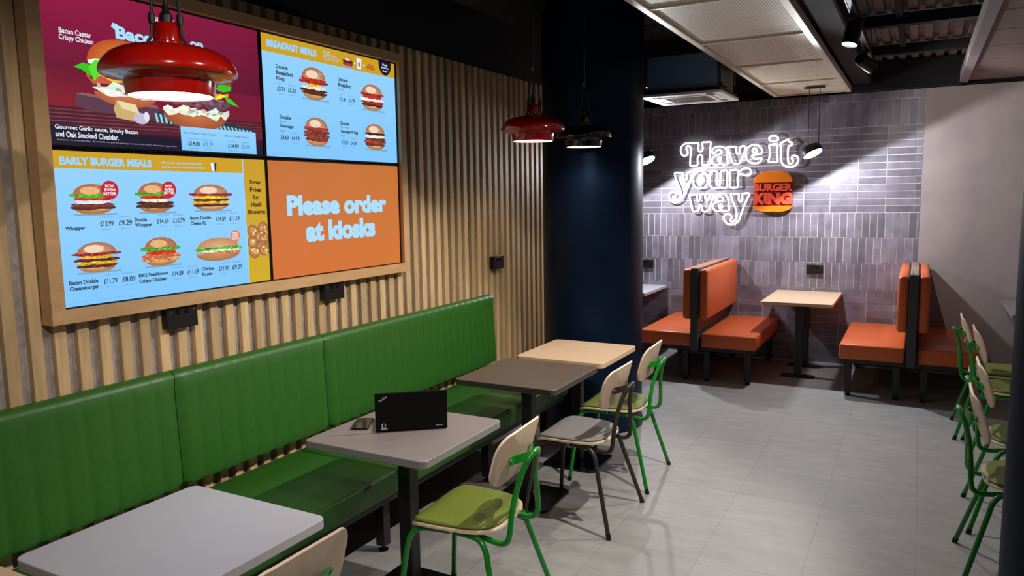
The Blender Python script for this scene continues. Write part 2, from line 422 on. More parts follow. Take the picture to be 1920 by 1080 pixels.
t = thing('lighting_track', 'black lighting track with pale conductor lines under the ribbed deck', 'track', (TRACK_X, 0, TRACK_Z))
obj('rail', b1(-0.018, 0.018, -0.6, 6.9, 0.11, 0.145, 0.002, 1), 'dark_metal', t)
for s in (-0.013, 0.013): obj('conductor_strip', b1(s - 0.0025, s + 0.0025, -0.6, 6.9, 0.107, 0.111), 'steel', t)
for k in range(4):
    bm = BM(); tube(bm, [(0, 0.2 + k * 2.1, 0.14), (0, 0.2 + k * 2.1, 0.78)], 0.004, 8); obj('suspension_wire', bm, 'steel', t)

def aim_matrix(origin, direction):
    d = Vector(direction).normalized()
    return Matrix.Translation(origin) @ (-d).to_track_quat('Z', 'Y').to_matrix().to_4x4()

def spot_light(name, loc, d, watts, cone, blend, radius, parent, col=(1.0, 0.93, 0.85)):
    l = bpy.data.lights.new(name, 'SPOT'); l.energy = watts; l.spot_size = R(cone); l.spot_blend = blend; l.shadow_soft_size = radius; l.color = col
    o = bpy.data.objects.new(name, l); COL.objects.link(o); o.parent = parent
    o.matrix_local = aim_matrix(Vector(loc), d); return o

TL = ['black track spotlight nearest the camera end of the lighting track', 'black track spotlight aimed at the white table', 'black track spotlight aimed at the dark brown table',
      'black track spotlight with glowing lens turned down to the aisle', 'small black track spotlight at the far end of the lighting track']
for (ty, aim, W, cone), lab in zip(TRACK, TL):
    base = Vector((TRACK_X, ty, TRACK_Z + 0.107))
    t = thing('track_spotlight', lab, 'spotlight', base, 0, 'spotlights on the ceiling track')
    obj('adapter', b1(-0.02, 0.02, -0.05, 0.05, -0.022, 0.0, 0.002, 1), 'plastic_black', t)
    piv = Vector((0, 0, -0.085)); d = (Vector(aim) - (base + piv)).normalized()
    bm = BM(); tube(bm, [(0, 0, -0.02), (0, 0, -0.085)], 0.008, 8); obj('stem', bm, 'steel', t)
    mx = aim_matrix(piv, d)
    bm = BM(); lathe(bm, [(0, 0.075), (0.040, 0.075), (0.045, 0.068), (0.045, -0.075), (0.041, -0.078), (0.041, -0.066), (0, -0.066)], 32, mx); obj('body', bm, 'plastic_black', t, True)
    bm = BM(); lathe(bm, [(0.0405, -0.069), (0, -0.069)], 32, mx); obj('lens', bm, 'lens_glow', t)
    spot_light('spot_lamp', piv + d * 0.09, d, W, cone, 0.5, 0.018, t)

DL = ['round dark drum spotlight hung on two wires beside the neon sign', 'round dark drum spotlight half hidden behind the navy column']
for (c, d, W), lab in zip(DRUMS, DL):
    c = Vector(c); d = Vector(d).normalized()
    t = thing('hanging_spotlight', lab, 'spotlight', c, 0, 'drum spotlights over the booth tables')
    mx = aim_matrix(Vector((0, 0, 0)), d)
    bm = BM(); lathe(bm, [(0, 0.085), (0.05, 0.082), (0.082, 0.066), (0.096, 0.035), (0.096, 0.0), (0.092, -0.004), (0.086, 0.0), (0, 0.0)], 40, mx); obj('housing', bm, 'dark_metal', t, True)
    bm = BM(); lathe(bm, [(0.084, -0.002), (0, -0.002)], 40, mx); obj('lens', bm, 'lens_glow', t)
    top = (2.684 if c.x > -1.5 else 3.4) - c.z
    for s in (-0.045, 0.045):
        bm = BM(); tube(bm, [(s, 0, 0.06), (s, 0.0, top)], 0.0035, 8); obj('hanging_wire', bm, 'cable', t)
        bm = BM(); tube(bm, [(s, 0, 0.06), (s, 0.0, 0.11)], 0.008, 8); obj('wire_grip', bm, 'steel', t)
    obj('ceiling_rose', b1(-0.09, 0.09, -0.03, 0.03, top - 0.012, top, 0.003, 1), 'dark_metal', t)
    spot_light('spot_lamp', d * 0.012, d, W, 180, 0.08, 0.035, t, (0.93, 0.95, 1.0))

# ================================================================ PENDANTS
def pendant(x, y, z, colr, W, label):
    t = thing('pendant_lamp', label, 'pendant lamp', (x, y, z), 0, 'enamel pendant lamps over the tables')
    g_ = 'red_gloss' if colr == 'red' else 'black_gloss'
    prof = [(0.112, 0.0), (0.1155, 0.0), (0.1175, 0.004), (0.120, 0.030), (0.123, 0.046), (0.150, 0.052), (0.172, 0.055), (0.182, 0.060), (0.1835, 0.066), (0.181, 0.078), (0.172, 0.095), (0.156, 0.112), (0.132, 0.125), (0.100, 0.134), (0.070, 0.139), (0.046, 0.142)]
    inner = [(r - 0.003, zz + (0.003 if zz > 0.05 else 0)) for r, zz in prof[4:]][::-1]
    bm = BM(); lathe(bm, prof + [(0.04, 0.139)] + [(r, zz - 0.006) for r, zz in inner[1:]] + [(0.112, 0.03), (0.112, 0.0)], 64); obj('shade', bm, g_, t, True)
    bm = BM(); lathe(bm, [(0.0, 0.140), (0.052, 0.140), (0.052, 0.146), (0.038, 0.152), (0.036, 0.195), (0.030, 0.203), (0.0, 0.203)], 40); obj('cap', bm, g_, t, True)
    bm = BM(); lathe(bm, [(0.111, 0.004), (0.0, 0.004)], 48); obj('diffuser', bm, 'lamp_glow', t)
    bm = BM(); lathe(bm, [(0, 0.203), (0.018, 0.203), (0.018, 0.225), (0.010, 0.235), (0.006, 0.26), (0, 0.26)], 20); obj('cord_grip', bm, 'cable', t, True)
    for k in range(3):
        a = R(20 + 120 * k); ca, sa = math.cos(a), math.sin(a)
        bm = BM(); tube(bm, catmull([(0.060 * ca, 0.060 * sa, 0.139), (0.046 * ca, 0.046 * sa, 0.165), (0.042 * ca, 0.042 * sa, 0.215), (0.034 * ca, 0.034 * sa, 0.30), (0.008 * ca, 0.008 * sa, 0.40)], 5), 0.0045, 8); s_ = obj('hanging_strap', bm, 'cable', t, True)
        bm = BM(); lathe(bm, [(0, -0.018), (0.008, -0.014), (0.010, 0.0), (0.008, 0.014), (0, 0.018)], 10, Matrix.Translation((0.042 * ca, 0.042 * sa, 0.21))); obj('strap_buckle', bm, 'cable', s_, True)
    bm = BM(); lathe(bm, [(0, 0.385), (0.012, 0.388), (0.012, 0.405), (0, 0.41)], 16); obj('ring', bm, 'steel', t, True)
    bm = BM(); tube(bm, [(0, 0, 0.25), (0.004, 0.003, 0.34), (0, 0, 0.42), (0, 0, 3.39 - z)], 0.0045, 8); obj('cord', bm, 'cable', t, True)
    bm = BM(); tube(bm, [(0.006, 0.004, 0.40), (0.006, 0.004, 3.39 - z)], 0.0018, 6); obj('suspension_wire', bm, 'steel', t)
    spot_light('lamp', (0, 0, -0.006), (0, 0, -1), W, 160, 0.35, 0.09, t, (1.0, 0.88, 0.74))
pendant(*PENDANTS[0], 'large red enamel pendant lamp hanging in front of the menu screens')
pendant(*PENDANTS[1], 'red enamel pendant lamp hanging above the dark brown table')
pendant(*PENDANTS[2], 'black enamel pendant lamp hanging in front of the navy column')

# ================================================================ MENU SCREENS
SX = -2.76
class Art:
    """flat picture made of coloured polygons in (y, z) on a lit screen"""
    def __init__(s): s.V = []; s.F = []; s.C = []
    def poly(s, pts, col, layer=1, cols=None):
        n0 = len(s.V)
        for i, (y, z) in enumerate(pts):
            s.V.append((layer * 0.00012, y, z)); s.C.append(cols[i] if cols else col)
        from mathutils.geometry import tessellate_polygon
        for tri in tessellate_polygon([[Vector((p[0], p[1], 0)) for p in pts]]): s.F.append(tuple(n0 + i for i in tri))
    def rect(s, y0, y1, z0, z1, col, layer=1, top=None):
        top = top or col; s.poly([(y0, z0), (y1, z0), (y1, z1), (y0, z1)], col, layer, [col, col, top, top])
    def ell(s, cy, cz, ry, rz, col, layer=1, a0=0, a1=360, n=28, rim=None):
        pts = [(cy + ry * math.cos(R(a0 + (a1 - a0) * i / n)), cz + rz * math.sin(R(a0 + (a1 - a0) * i / n))) for i in range(n + (0 if a1 - a0 == 360 else 1))]
        if rim:
            n0 = len(s.V); s.V.append((layer * 0.00012, cy, cz)); s.C.append(col)
            for p in pts: s.V.append((layer * 0.00012, p[0], p[1])); s.C.append(rim)
            for i in range(len(pts) - (0 if a1 - a0 == 360 else 1)): s.F.append((n0, n0 + 1 + i, n0 + 1 + (i + 1) % len(pts)))
        else: s.poly(pts, col, layer)
    def text(s, txt, y0, y1, z0, z1, col, layer=6, bold=0.02):
        V, F = text_polys(txt, bold); V = fit(V, y0, y1, z0, z1); n0 = len(s.V)
        for v in V: s.V.append((layer * 0.00012, v.x, v.y)); s.C.append(col)
        for f in F: s.F.append(tuple(n0 + i for i in f))
    def band(s, y0, y1, z0, z1, col, layer, amp=0.2, k=9, seed=1, cols=None):
        rg = random.Random(seed); h = z1 - z0; w = y1 - y0; top = []; bot = []
        for i in range(k + 1):
            y = y0 + w * i / k; e = 1 - (2 * i / k - 1) ** 4 * 0.55
            top.append((y, (z0 + z1) / 2 + h * 0.5 * e + rg.uniform(-amp, amp) * h)); bot.append((y, (z0 + z1) / 2 - h * 0.5 * e + rg.uniform(-amp, amp) * h))
        pts = bot + top[::-1]
        c2 = [tuple(min(1, q * rg.uniform(0.62, 1.4)) for q in col[:3]) + (1,) for _ in pts]
        s.poly(pts, col, layer, c2)
        for _ in range(int(k * 1.5)):
            yy = rg.uniform(y0 + 0.06 * w, y1 - 0.06 * w); zz = rg.uniform(z0 + 0.2 * h, z1 - 0.2 * h)
            f = rg.choice((0.45, 0.6, 1.5, 1.9)); s.ell(yy, zz, w * rg.uniform(0.02, 0.05), h * rg.uniform(0.10, 0.25), tuple(min(1, q * f) for q in col[:3]) + (1,), layer + 1, n=8)
    def build(s, parent):
        me = bpy.data.meshes.new('display'); me.from_pydata(s.V, [], s.F)
        at = me.color_attributes.new('Col', 'FLOAT_COLOR', 'POINT')
        at.data.foreach_set('color', [c for q in s.C for c in q])
        me.materials.append(M['screen'])
        for p in me.polygons:
            if p.normal.x < 0: p.flip()
        o = bpy.data.objects.new('display', me); COL.objects.link(o); o.parent = parent; return o

BUN, BUNL, PATTY, LETT, CHEESE, TOM, BACON, MAYO = lin(204, 140, 84), lin(238, 200, 150), lin(88, 44, 30), lin(70, 178, 40), lin(245, 190, 40), lin(200, 44, 30), lin(160, 50, 44), lin(245, 240, 225)
CHICK = lin(214, 140, 80); EGG = lin(250, 246, 235)
def burger(a, y0, y1, z0, z1, layers, seed=1, L0=3, pale=False):
    w = y1 - y0; h = z1 - z0; cy = (y0 + y1) / 2; hb = 0.19 * h; ht = 0.36 * h
    a.rect(y0 + 0.06 * w, y1 + 0.04 * w, z0 - 0.004, z0 + 0.003, lin(120, 170, 205), L0 - 1)
    a.ell(cy, z0 + hb, 0.40 * w, hb, lin(226, 176, 124) if pale else BUN, L0, 180, 360, rim=lin(170, 110, 66))
    a.ell(cy, z0 + hb, 0.40 * w, 0.05 * h, BUNL, L0 + 1)
    zz = z0 + hb * 0.9; tot = h - hb * 0.9 - ht * 0.85; per = tot / len(layers)
    for i, (c, ww) in enumerate(layers):
        a.band(cy - 0.5 * w * ww, cy + 0.5 * w * ww, zz - per * 0.12, zz + per * 1.15, c, L0 + 2 + 2 * i, 0.16, 10, seed * 17 + i); zz += per
    k = L0 + 3 + 2 * len(layers)
    a.ell(cy, zz - 0.01 * h, 0.43 * w, ht, lin(216, 178, 148) if pale else lin(196, 130, 92), k, 0, 180, rim=lin(176, 104, 66))
    a.ell(cy - 0.06 * w, zz + 0.12 * h, 0.22 * w, 0.14 * h, lin(240, 214, 182) if pale else lin(232, 178, 120), k + 1, n=20)
    rg = random.Random(seed)
    for _ in range(16):
        an = rg.uniform(15, 165); rr = rg.uniform(0.3, 0.9); a.ell(cy + 0.42 * w * rr * math.cos(R(an)), zz + ht * rr * math.sin(R(an)), 0.010 * w, 0.010 * h, lin(250, 236, 205), k + 2, n=6)

SKY = lin(150, 212, 255); SKY2 = lin(128, 200, 255); GOLD = lin(206, 160, 30); INK = lin(40, 52, 66); SOFT = lin(104, 146, 180); WHITE = lin(236, 244, 255)

# --- crimson advert
ad = Art()
ad.poly([(1.635, 1.945), (2.640, 1.945), (2.640, 2.52), (1.635, 2.52)], None, 0, [lin(34, 12, 26), lin(40, 12, 30), lin(128, 24, 60), lin(150, 28, 70)])
ad.poly([(1.635, 2.08), (2.640, 2.10), (2.640, 2.22), (1.635, 2.22)], None, 1, [lin(140, 30, 40), lin(120, 26, 50), lin(120, 22, 56), lin(112, 20, 50)])
ad.poly([(1.635, 1.995), (2.640, 2.02), (2.640, 2.10), (1.635, 2.085)], None, 2, [lin(60, 26, 44), lin(96, 34, 50), lin(86, 30, 44), lin(74, 28, 42)])
for k in range(5): ad.poly([(1.635, 2.015 + k * 0.014), (2.64, 2.035 + k * 0.013), (2.64, 2.037 + k * 0.013), (1.635, 2.019 + k * 0.014)], lin(130, 62, 72), 3)
ad.poly([(1.635, 1.945), (2.640, 1.945), (2.640, 1.985), (2.2, 1.99), (1.635, 2.025)], lin(20, 18, 40), 3)
ad.poly([(1.737, 2.095), (1.745, 2.135), (1.95, 2.118), (2.09, 2.112), (2.085, 2.07), (1.80, 2.075)], lin(92, 58, 78), 4)
ad.poly([(1.745, 2.135), (1.77, 2.142), (2.08, 2.125), (2.09, 2.112), (1.95, 2.118)], lin(140, 96, 104), 5)
ad.ell(1.945, 2.262, 0.148, 0.098, lin(236, 150, 74), 6, 0, 180, rim=lin(190, 80, 34)); ad.ell(1.955, 2.285, 0.05, 0.03, lin(244, 220, 196), 7)
ad.ell(1.95, 2.155, 0.135, 0.05, lin(214, 128, 76), 6, 180, 360, rim=lin(176, 92, 58))
ad.band(1.80, 2.09, 2.238, 2.272, MAYO, 7, 0.3, 10, 5)
ad.band(1.79, 2.10, 2.175, 2.245, lin(178, 92, 70), 8, 0.25, 12, 6); ad.band(1.82, 2.09, 2.20, 2.23, CHEESE, 10, 0.4, 9, 9)
ad.band(1.81, 2.10, 2.145, 2.185, MAYO, 12, 0.3, 10, 8)
ad.poly([(1.744, 2.232), (1.775, 2.226), (1.80, 2.21), (1.83, 2.205), (1.87, 2.235), (1.86, 2.265), (1.83, 2.268), (1.82, 2.245), (1.78, 2.252)], lin(52, 200, 30), 14)
ad.poly([(1.80, 2.24), (1.83, 2.27), (1.87, 2.262), (1.85, 2.225), (1.82, 2.19)], lin(90, 224, 50), 15)
ad.poly([(1.889, 2.095), (1.905, 2.128), (1.985, 2.118), (2.0, 2.085), (1.99, 2.052), (1.90, 2.06)], lin(206, 176, 112), 16)
ad.poly([(1.905, 2.128), (1.985, 2.118), (2.0, 2.085), (1.925, 2.098)], lin(236, 218, 170), 17)
ad.ell(2.005, 2.066, 0.034, 0.022, lin(196, 190, 214), 17); ad.ell(2.03, 2.075, 0.012, 0.02, lin(230, 226, 240), 18)
# chequered cloth and the second burger
ad.poly([(2.063, 2.083), (2.09, 2.10), (2.40, 2.085), (2.591, 2.060), (2.585, 2.040), (2.35, 2.030), (2.11, 2.055)], lin(24, 62, 78), 4)
for k in range(24):
    u = 2.075 + k * 0.0215; ad.poly([(u, 2.058 - (u - 2.07) * 0.03), (u + 0.011, 2.058 - (u - 2.07) * 0.03), (u + 0.004, 2.094 - (u - 2.07) * 0.075), (u - 0.007, 2.094 - (u - 2.07) * 0.075)], lin(150, 208, 224), 5)
ad.ell(2.27, 2.10, 0.16, 0.06, lin(206, 120, 72), 6, 180, 360, rim=lin(160, 82, 52))
ad.ell(2.28, 2.25, 0.19, 0.10, lin(214, 120, 56), 6, 0, 180, rim=lin(176, 74, 34))
ad.band(2.10, 2.46, 2.135, 2.19, lin(112, 76, 96), 8, 0.22, 14, 11); ad.band(2.11, 2.45, 2.095, 2.135, MAYO, 10, 0.35, 14, 12)
ad.band(2.12, 2.45, 2.18, 2.215, CHEESE, 12, 0.3, 10, 13); ad.band(2.10, 2.46, 2.215, 2.255, BACON, 14, 0.3, 12, 14)
ad.poly([(2.38, 2.225), (2.41, 2.25), (2.47, 2.245), (2.465, 2.225), (2.42, 2.215)], lin(52, 200, 30), 16); ad.poly([(2.43, 2.195), (2.46, 2.19), (2.507, 2.158), (2.47, 2.165), (2.44, 2.175)], lin(60, 206, 34), 16)
ad.text('Bacon Caesar', 1.700, 1.822, 2.346, 2.366, WHITE, 8, 0.02); ad.text('Crispy Chicken', 1.698, 1.828, 2.318, 2.342, WHITE, 8, 0.02)
ad.text('GOURMET', 2.070, 2.19, 2.460, 2.480, WHITE, 8, 0.01); ad.text('KINGS', 2.085, 2.17, 2.442, 2.455, WHITE, 8, 0.01)
ad.text('Bacon', 1.921, 2.128, 2.362, 2.412, lin(170, 226, 255), 8, 0.045); ad.text('on', 2.262, 2.329, 2.384, 2.412, lin(170, 226, 255), 8, 0.045)
ad.poly([(1.92, 2.395), (1.905, 2.405), (1.912, 2.420), (1.93, 2.418), (1.94, 2.405)], lin(170, 226, 255), 8)
ad.text('Angus', 2.437, 2.503, 2.322, 2.336, WHITE, 8, 0.02)
ad.text('Gourmet Garlic sauce, Smoky Bacon', 1.656, 1.986, 1.998, 2.018, WHITE, 8, 0.02); ad.text('and Oak Smoked Cheddar.', 1.656, 1.902, 1.974, 1.995, WHITE, 8, 0.02)
ad.text('Subject to availability. Available at participating restaurants only. Serving suggestion.', 1.66, 2.165, 1.960, 1.967, lin(170, 160, 190), 8, 0.0)
ad.rect(2.187, 2.598, 1.950, 2.050, SKY2, 8, SKY)
ad.text('Bacon Caesar Crispy Chicken', 2.20, 2.37, 2.018, 2.030, INK, 9, 0.0); ad.text('Bacon Caesar Angus', 2.42, 2.555, 2.018, 2.029, INK, 9, 0.0)
for yy, p1, p2 in ((2.217, '£14.89', '£11.19'), (2.428, '£14.89', '£11.19')):
    ad.text('Large Meal', yy, yy + 0.055, 1.996, 2.005, SOFT, 9, 0.0); ad.text('Sandwich', yy + 0.08, yy + 0.13, 1.996, 2.005, SOFT, 9, 0.0)
    ad.text(p1, yy + 0.004, yy + 0.066, 1.972, 1.990, INK, 9, 0.02); ad.text(p2, yy + 0.08, yy + 0.13, 1.972, 1.990, INK, 9, 0.02)
    ad.text('850 kcal', yy + 0.01, yy + 0.055, 1.957, 1.963, SOFT, 9, 0.0); ad.text('600 kcal', yy + 0.085, yy + 0.125, 1.957, 1.963, SOFT, 9, 0.0)

# --- breakfast menu
bk = Art()
bk.rect(2.660, 3.690, 1.945, 2.52, SKY2, 0, SKY); bk.rect(2.660, 3.690, 2.438, 2.52, GOLD, 1)
bk.text('BREAKFAST MEALS', 2.697, 3.035, 2.461, 2.496, SKY, 3, 0.052)
for k, wd in enumerate((0.055, 0.105, 0.125, 0.115)): bk.text(('Includes', 'Hash Browns &', 'a regular hot drink', 'or juice drink.'), 0, 0, 0, 0, SKY, 3) if False else bk.text(('Meals', 'include Hash', 'Browns and any', 'regular drink.')[k], 3.085, 3.085 + wd, 2.494 - k * 0.0125, 2.503 - k * 0.0125, SKY, 3, 0.015)
burger(bk, 3.236, 3.318, 2.447, 2.495, [(BACON, 1.0), (PATTY, 1.0)], 41, 3, True)
bk.poly([(3.35, 2.505), (3.392, 2.505), (3.386, 2.447), (3.356, 2.447)], WHITE, 3); bk.ell(3.371, 2.473, 0.010, 0.014, lin(110, 150, 190), 4)
for k in range(5): bk.ell(3.445 + k * 0.012, 2.466 + (k % 2) * 0.012, 0.013, 0.010, lin(216, 128, 60), 3 + k, rim=lin(170, 90, 40))
bk.text('+', 3.325, 3.34, 2.466, 2.480, WHITE, 4, 0.03); bk.text('+', 3.405, 3.42, 2.466, 2.480, WHITE, 4, 0.03)
bk.ell(3.601, 2.505, 0.058, 0.062, lin(18, 22, 48), 3, 180, 360); bk.rect(3.543, 3.659, 2.503, 2.52, lin(18, 22, 48), 3)
for k, tx in enumerate(('Until', 'Midday', 'Only')): bk.text(tx, 3.578 - (0.012 if k == 1 else 0), 3.624 + (0.012 if k == 1 else 0), 2.496 - k * 0.018, 2.508 - k * 0.018, WHITE, 4, 0.02)
def names(a, y, z, rows, col=INK):
    for k, (tx, wd, hh) in enumerate(rows): a.text(tx, y, y + wd, z - hh, z, col, 6, 0.035 if hh > 0.013 else 0.0); z -= hh + 0.008
def prices(a, y, z, p1, p2, s=1.0):
    a.text('Large Meal' if s > 1 else 'Meal', y, y + 0.022 * (2.6 if s > 1 else 1), z + 0.030, z + 0.038, SOFT, 6, 0.0); a.text('Sandwich', y + 0.072 * s, y + 0.072 * s + 0.048, z + 0.030, z + 0.038, SOFT, 6, 0.0)
    a.text(p1, y - 0.002, y + 0.050 * s, z - 0.001, z + 0.020, INK, 6, 0.02); a.text(p2, y + 0.070 * s, y + 0.124 * s, z - 0.001, z + 0.020, INK, 6, 0.02)
    a.text('1024 kcal', y + 0.004, y + 0.040, z - 0.016, z - 0.010, SOFT, 6, 0.0); a.text('688 kcal', y + 0.076 * s, y + 0.112 * s, z - 0.016, z - 0.010, SOFT, 6, 0.0)
names(bk, 2.748, 2.386, [('Double', 0.078, 0.019), ('Breakfast', 0.112, 0.021), ('King', 0.052, 0.021)]); prices(bk, 2.752, 2.262, '£5.79', '£5.29')
names(bk, 3.190, 2.381, [('Ultimate', 0.080, 0.019), ('Breakfast', 0.104, 0.021), ('Stack', 0.045, 0.008)]); prices(bk, 3.200, 2.258, '£5.49', '£4.79')
names(bk, 2.757, 2.147, [('Double', 0.075, 0.019), ('Bacon &', 0.04, 0.008), ('Sausage', 0.090, 0.021), ('Roll', 0.03, 0.008)]); prices(bk, 2.760, 2.030, '£4.69', '£4.19')
names(bk, 3.198, 2.150, [('Double', 0.070, 0.018), ('Bacon, Egg', 0.06, 0.008), ('Sausage & Egg', 0.142, 0.021), ('Roll', 0.03, 0.008)]); prices(bk, 3.203, 2.030, '£5.29', '£4.89')
burger(bk, 2.905, 3.107, 2.243, 2.398, [(PATTY, 0.95), (PATTY, 1.0), (EGG, 0.85), (CHEESE, 0.5), (BACON, 1.05), (TOM, 0.9)], 21, 3, True)
burger(bk, 3.372, 3.580, 2.232, 2.370, [(PATTY, 0.9), (BACON, 0.95), (EGG, 1.0), (TOM, 0.8), (BACON, 1.0)], 22, 3, True)
burger(bk, 2.918, 3.106, 2.010, 2.148, [(lin(120, 58, 44), 0.9), (lin(150, 66, 52), 1.0), (lin(120, 58, 44), 1.0), (BACON, 0.95)], 23, 3, True)
burger(bk, 3.390, 3.588, 2.012, 2.152, [(lin(110, 54, 42), 0.9), (lin(150, 66, 52), 1.0), (lin(110, 54, 42), 0.95), (EGG, 0.85), (lin(60, 40, 34), 0.95)], 24, 3, True)
bk.text('Adults need around 2000 kcal a day.', 2.69, 2.90, 1.955, 1.960, SOFT, 4, 0.0)

# --- burger meals menu
mn = Art()
mn.rect(1.635, 2.510, 1.350, 1.925, SKY2, 0, SKY); mn.rect(1.635, 2.510, 1.861, 1.925, GOLD, 1); mn.rect(2.508, 2.514, 1.35, 1.925, SKY, 2)
mn.rect(2.514, 2.645, 1.350, 1.925, lin(208, 170, 20), 1, lin(200, 156, 34))
mn.text('EARLY BURGER MEALS', 1.662, 2.038, 1.873, 1.904, SKY, 3, 0.052)
mn.text('All served with any regular side', 2.083, 2.285, 1.888, 1.900, SKY, 3, 0.02); mn.text('and any large bottomless drink.', 2.083, 2.300, 1.871, 1.883, SKY, 3, 0.02)
mn.poly([(2.331, 1.901), (2.362, 1.901), (2.358, 1.866), (2.335, 1.866)], WHITE, 3); mn.poly([(2.350, 1.901), (2.362, 1.901), (2.358, 1.866), (2.350, 1.866)], lin(30, 40, 80), 4)
WHOP = [(PATTY, 1.0), (lin(120, 60, 48), 0.95), (MAYO, 0.75), (TOM, 0.8), (LETT, 1.02)]
burger(mn, 1.688, 1.866, 1.690, 1.800, WHOP, 31); burger(mn, 1.956, 2.130, 1.690, 1.808, [(PATTY, 1.0), (PATTY, 0.98), (MAYO, 0.7), (TOM, 0.8), (LETT, 1.06)], 32)
burger(mn, 2.217, 2.427, 1.692, 1.802, [(PATTY, 0.9), (CHEESE, 1.0), (PATTY, 0.9), (CHEESE, 0.85), (BACON, 1.1)], 33, 3, True)
burger(mn, 1.685, 1.866, 1.470, 1.580, [(PATTY, 0.9), (CHEESE, 0.9), (PATTY, 1.0), (CHEESE, 0.7), (BACON, 1.1)], 34, 3, True)
burger(mn, 1.966, 2.142, 1.470, 1.584, [(CHICK, 1.0), (lin(190, 110, 62), 1.05), (TOM, 0.8), (LETT, 1.06)], 35)
mn.ell(2.345, 1.500, 0.118, 0.032, lin(206, 146, 96), 3, 180, 360, rim=lin(170, 110, 66)); mn.band(2.225, 2.47, 1.498, 1.516, CHICK, 4, 0.2, 14, 71); mn.band(2.222, 2.475, 1.512, 1.535, LETT, 6, 0.3, 18, 72); mn.band(2.24, 2.46, 1.510, 1.518, MAYO, 8, 0.4, 16, 73)
mn.ell(2.345, 1.530, 0.112, 0.042, lin(226, 178, 134), 10, 0, 180, rim=lin(196, 132, 88))
for (cy, cz, rr, cc, tx) in ((1.847, 1.782, 0.036, lin(196, 28, 40), ('NOW', 'EVEN', 'BETTER')), (2.110, 1.784, 0.034, lin(196, 28, 40), ('NOW', 'EVEN', 'BETTER')), (2.442, 1.574, 0.028, lin(226, 128, 88), ('NEW', 'CRISPY', 'RECIPE'))):
    mn.ell(cy, cz, rr, rr, cc, 20, n=32)
    for k, q in enumerate(tx): mn.text(q, cy - rr * (0.5, 0.62, 0.75)[k], cy + rr * (0.5, 0.62, 0.75)[k], cz + rr * (0.28 - 0.42 * k), cz + rr * (0.60 - 0.42 * k), WHITE, 22, 0.03)
mn.text('Whopper', 1.662, 1.738, 1.630, 1.648, INK, 6, 0.035); prices(mn, 1.800, 1.645, '£12.99', '£9.29', 1.06)
mn.text('Double', 1.944, 1.998, 1.656, 1.672, INK, 6, 0.035); mn.text('Whopper', 1.944, 2.020, 1.632, 1.650, INK, 6, 0.035); prices(mn, 2.046, 1.645, '£14.69', '£10.79', 1.06)
mn.text('Bacon Double', 2.206, 2.314, 1.655, 1.670, INK, 6, 0.035); mn.text('Cheese XL', 2.206, 2.288, 1.632, 1.648, INK, 6, 0.035); prices(mn, 2.342, 1.645, '£14.89', '£11.19', 1.06)
mn.text('Bacon Double', 1.659, 1.772, 1.430, 1.447, INK, 6, 0.035); mn.text('Cheeseburger', 1.659, 1.774, 1.404, 1.424, INK, 6, 0.035); prices(mn, 1.797, 1.422, '£11.79', '£8.09', 1.06)
mn.text('BBQ Steakhouse', 1.944, 2.078, 1.430, 1.447, INK, 6, 0.035); mn.text('Crispy Chicken', 1.944, 2.072, 1.404, 1.424, INK, 6, 0.035); prices(mn, 2.100, 1.422, '£14.89', '£11.19', 1.06)
mn.text('Chicken', 2.250, 2.315, 1.430, 1.446, INK, 6, 0.035); mn.text('Royale', 2.250, 2.304, 1.404, 1.422, INK, 6, 0.035); prices(mn, 2.342, 1.422, '£12.99', '£9.29', 1.06)
mn.text('Serving suggestion. Adults need around 2000 kcal a day.', 1.67, 1.90, 1.362, 1.366, SOFT, 4, 0.0)
for k, (tx, w_) in enumerate((('Swap', 0.066), ('Fries', 0.068), ('for', 0.040), ('Hash', 0.066), ('Browns', 0.104))): mn.text(tx, 2.579 - w_ / 2, 2.579 + w_ / 2, 1.808 - k * 0.0345, 1.830 - k * 0.0345, lin(60, 40, 8), 6, 0.04)
rg = random.Random(3)
for k, (cy, cz) in enumerate(((2.548, 1.592), (2.612, 1.604), (2.585, 1.560), (2.628, 1.548), (2.545, 1.540), (2.600, 1.515), (2.552, 1.492), (2.632, 1.500))):
    cy = min(cy, 2.612); mn.ell(cy, cz, 0.033, 0.030, lin(236, 186, 110), 5 + 2 * k, n=14, rim=lin(150, 84, 40))
    for _ in range(8): mn.ell(cy + rg.uniform(-0.022, 0.022), cz + rg.uniform(-0.02, 0.02), 0.006, 0.005, rg.choice((lin(250, 214, 150), lin(176, 104, 46))), 6 + 2 * k, n=7)

# --- order at kiosks
ks = Art()
ks.poly([(2.660, 1.350), (3.690, 1.350), (3.690, 1.925), (2.660, 1.925)], None, 0, [lin(212, 110, 44), lin(210, 116, 48), lin(200, 114, 50), lin(196, 110, 48)])
ks.text('Please order', 2.776, 3.572, 1.655, 1.757, lin(168, 222, 255), 2, 0.055)
ks.text('at kiosks', 2.900, 3.460, 1.518, 1.628, lin(168, 222, 255), 2, 0.055)

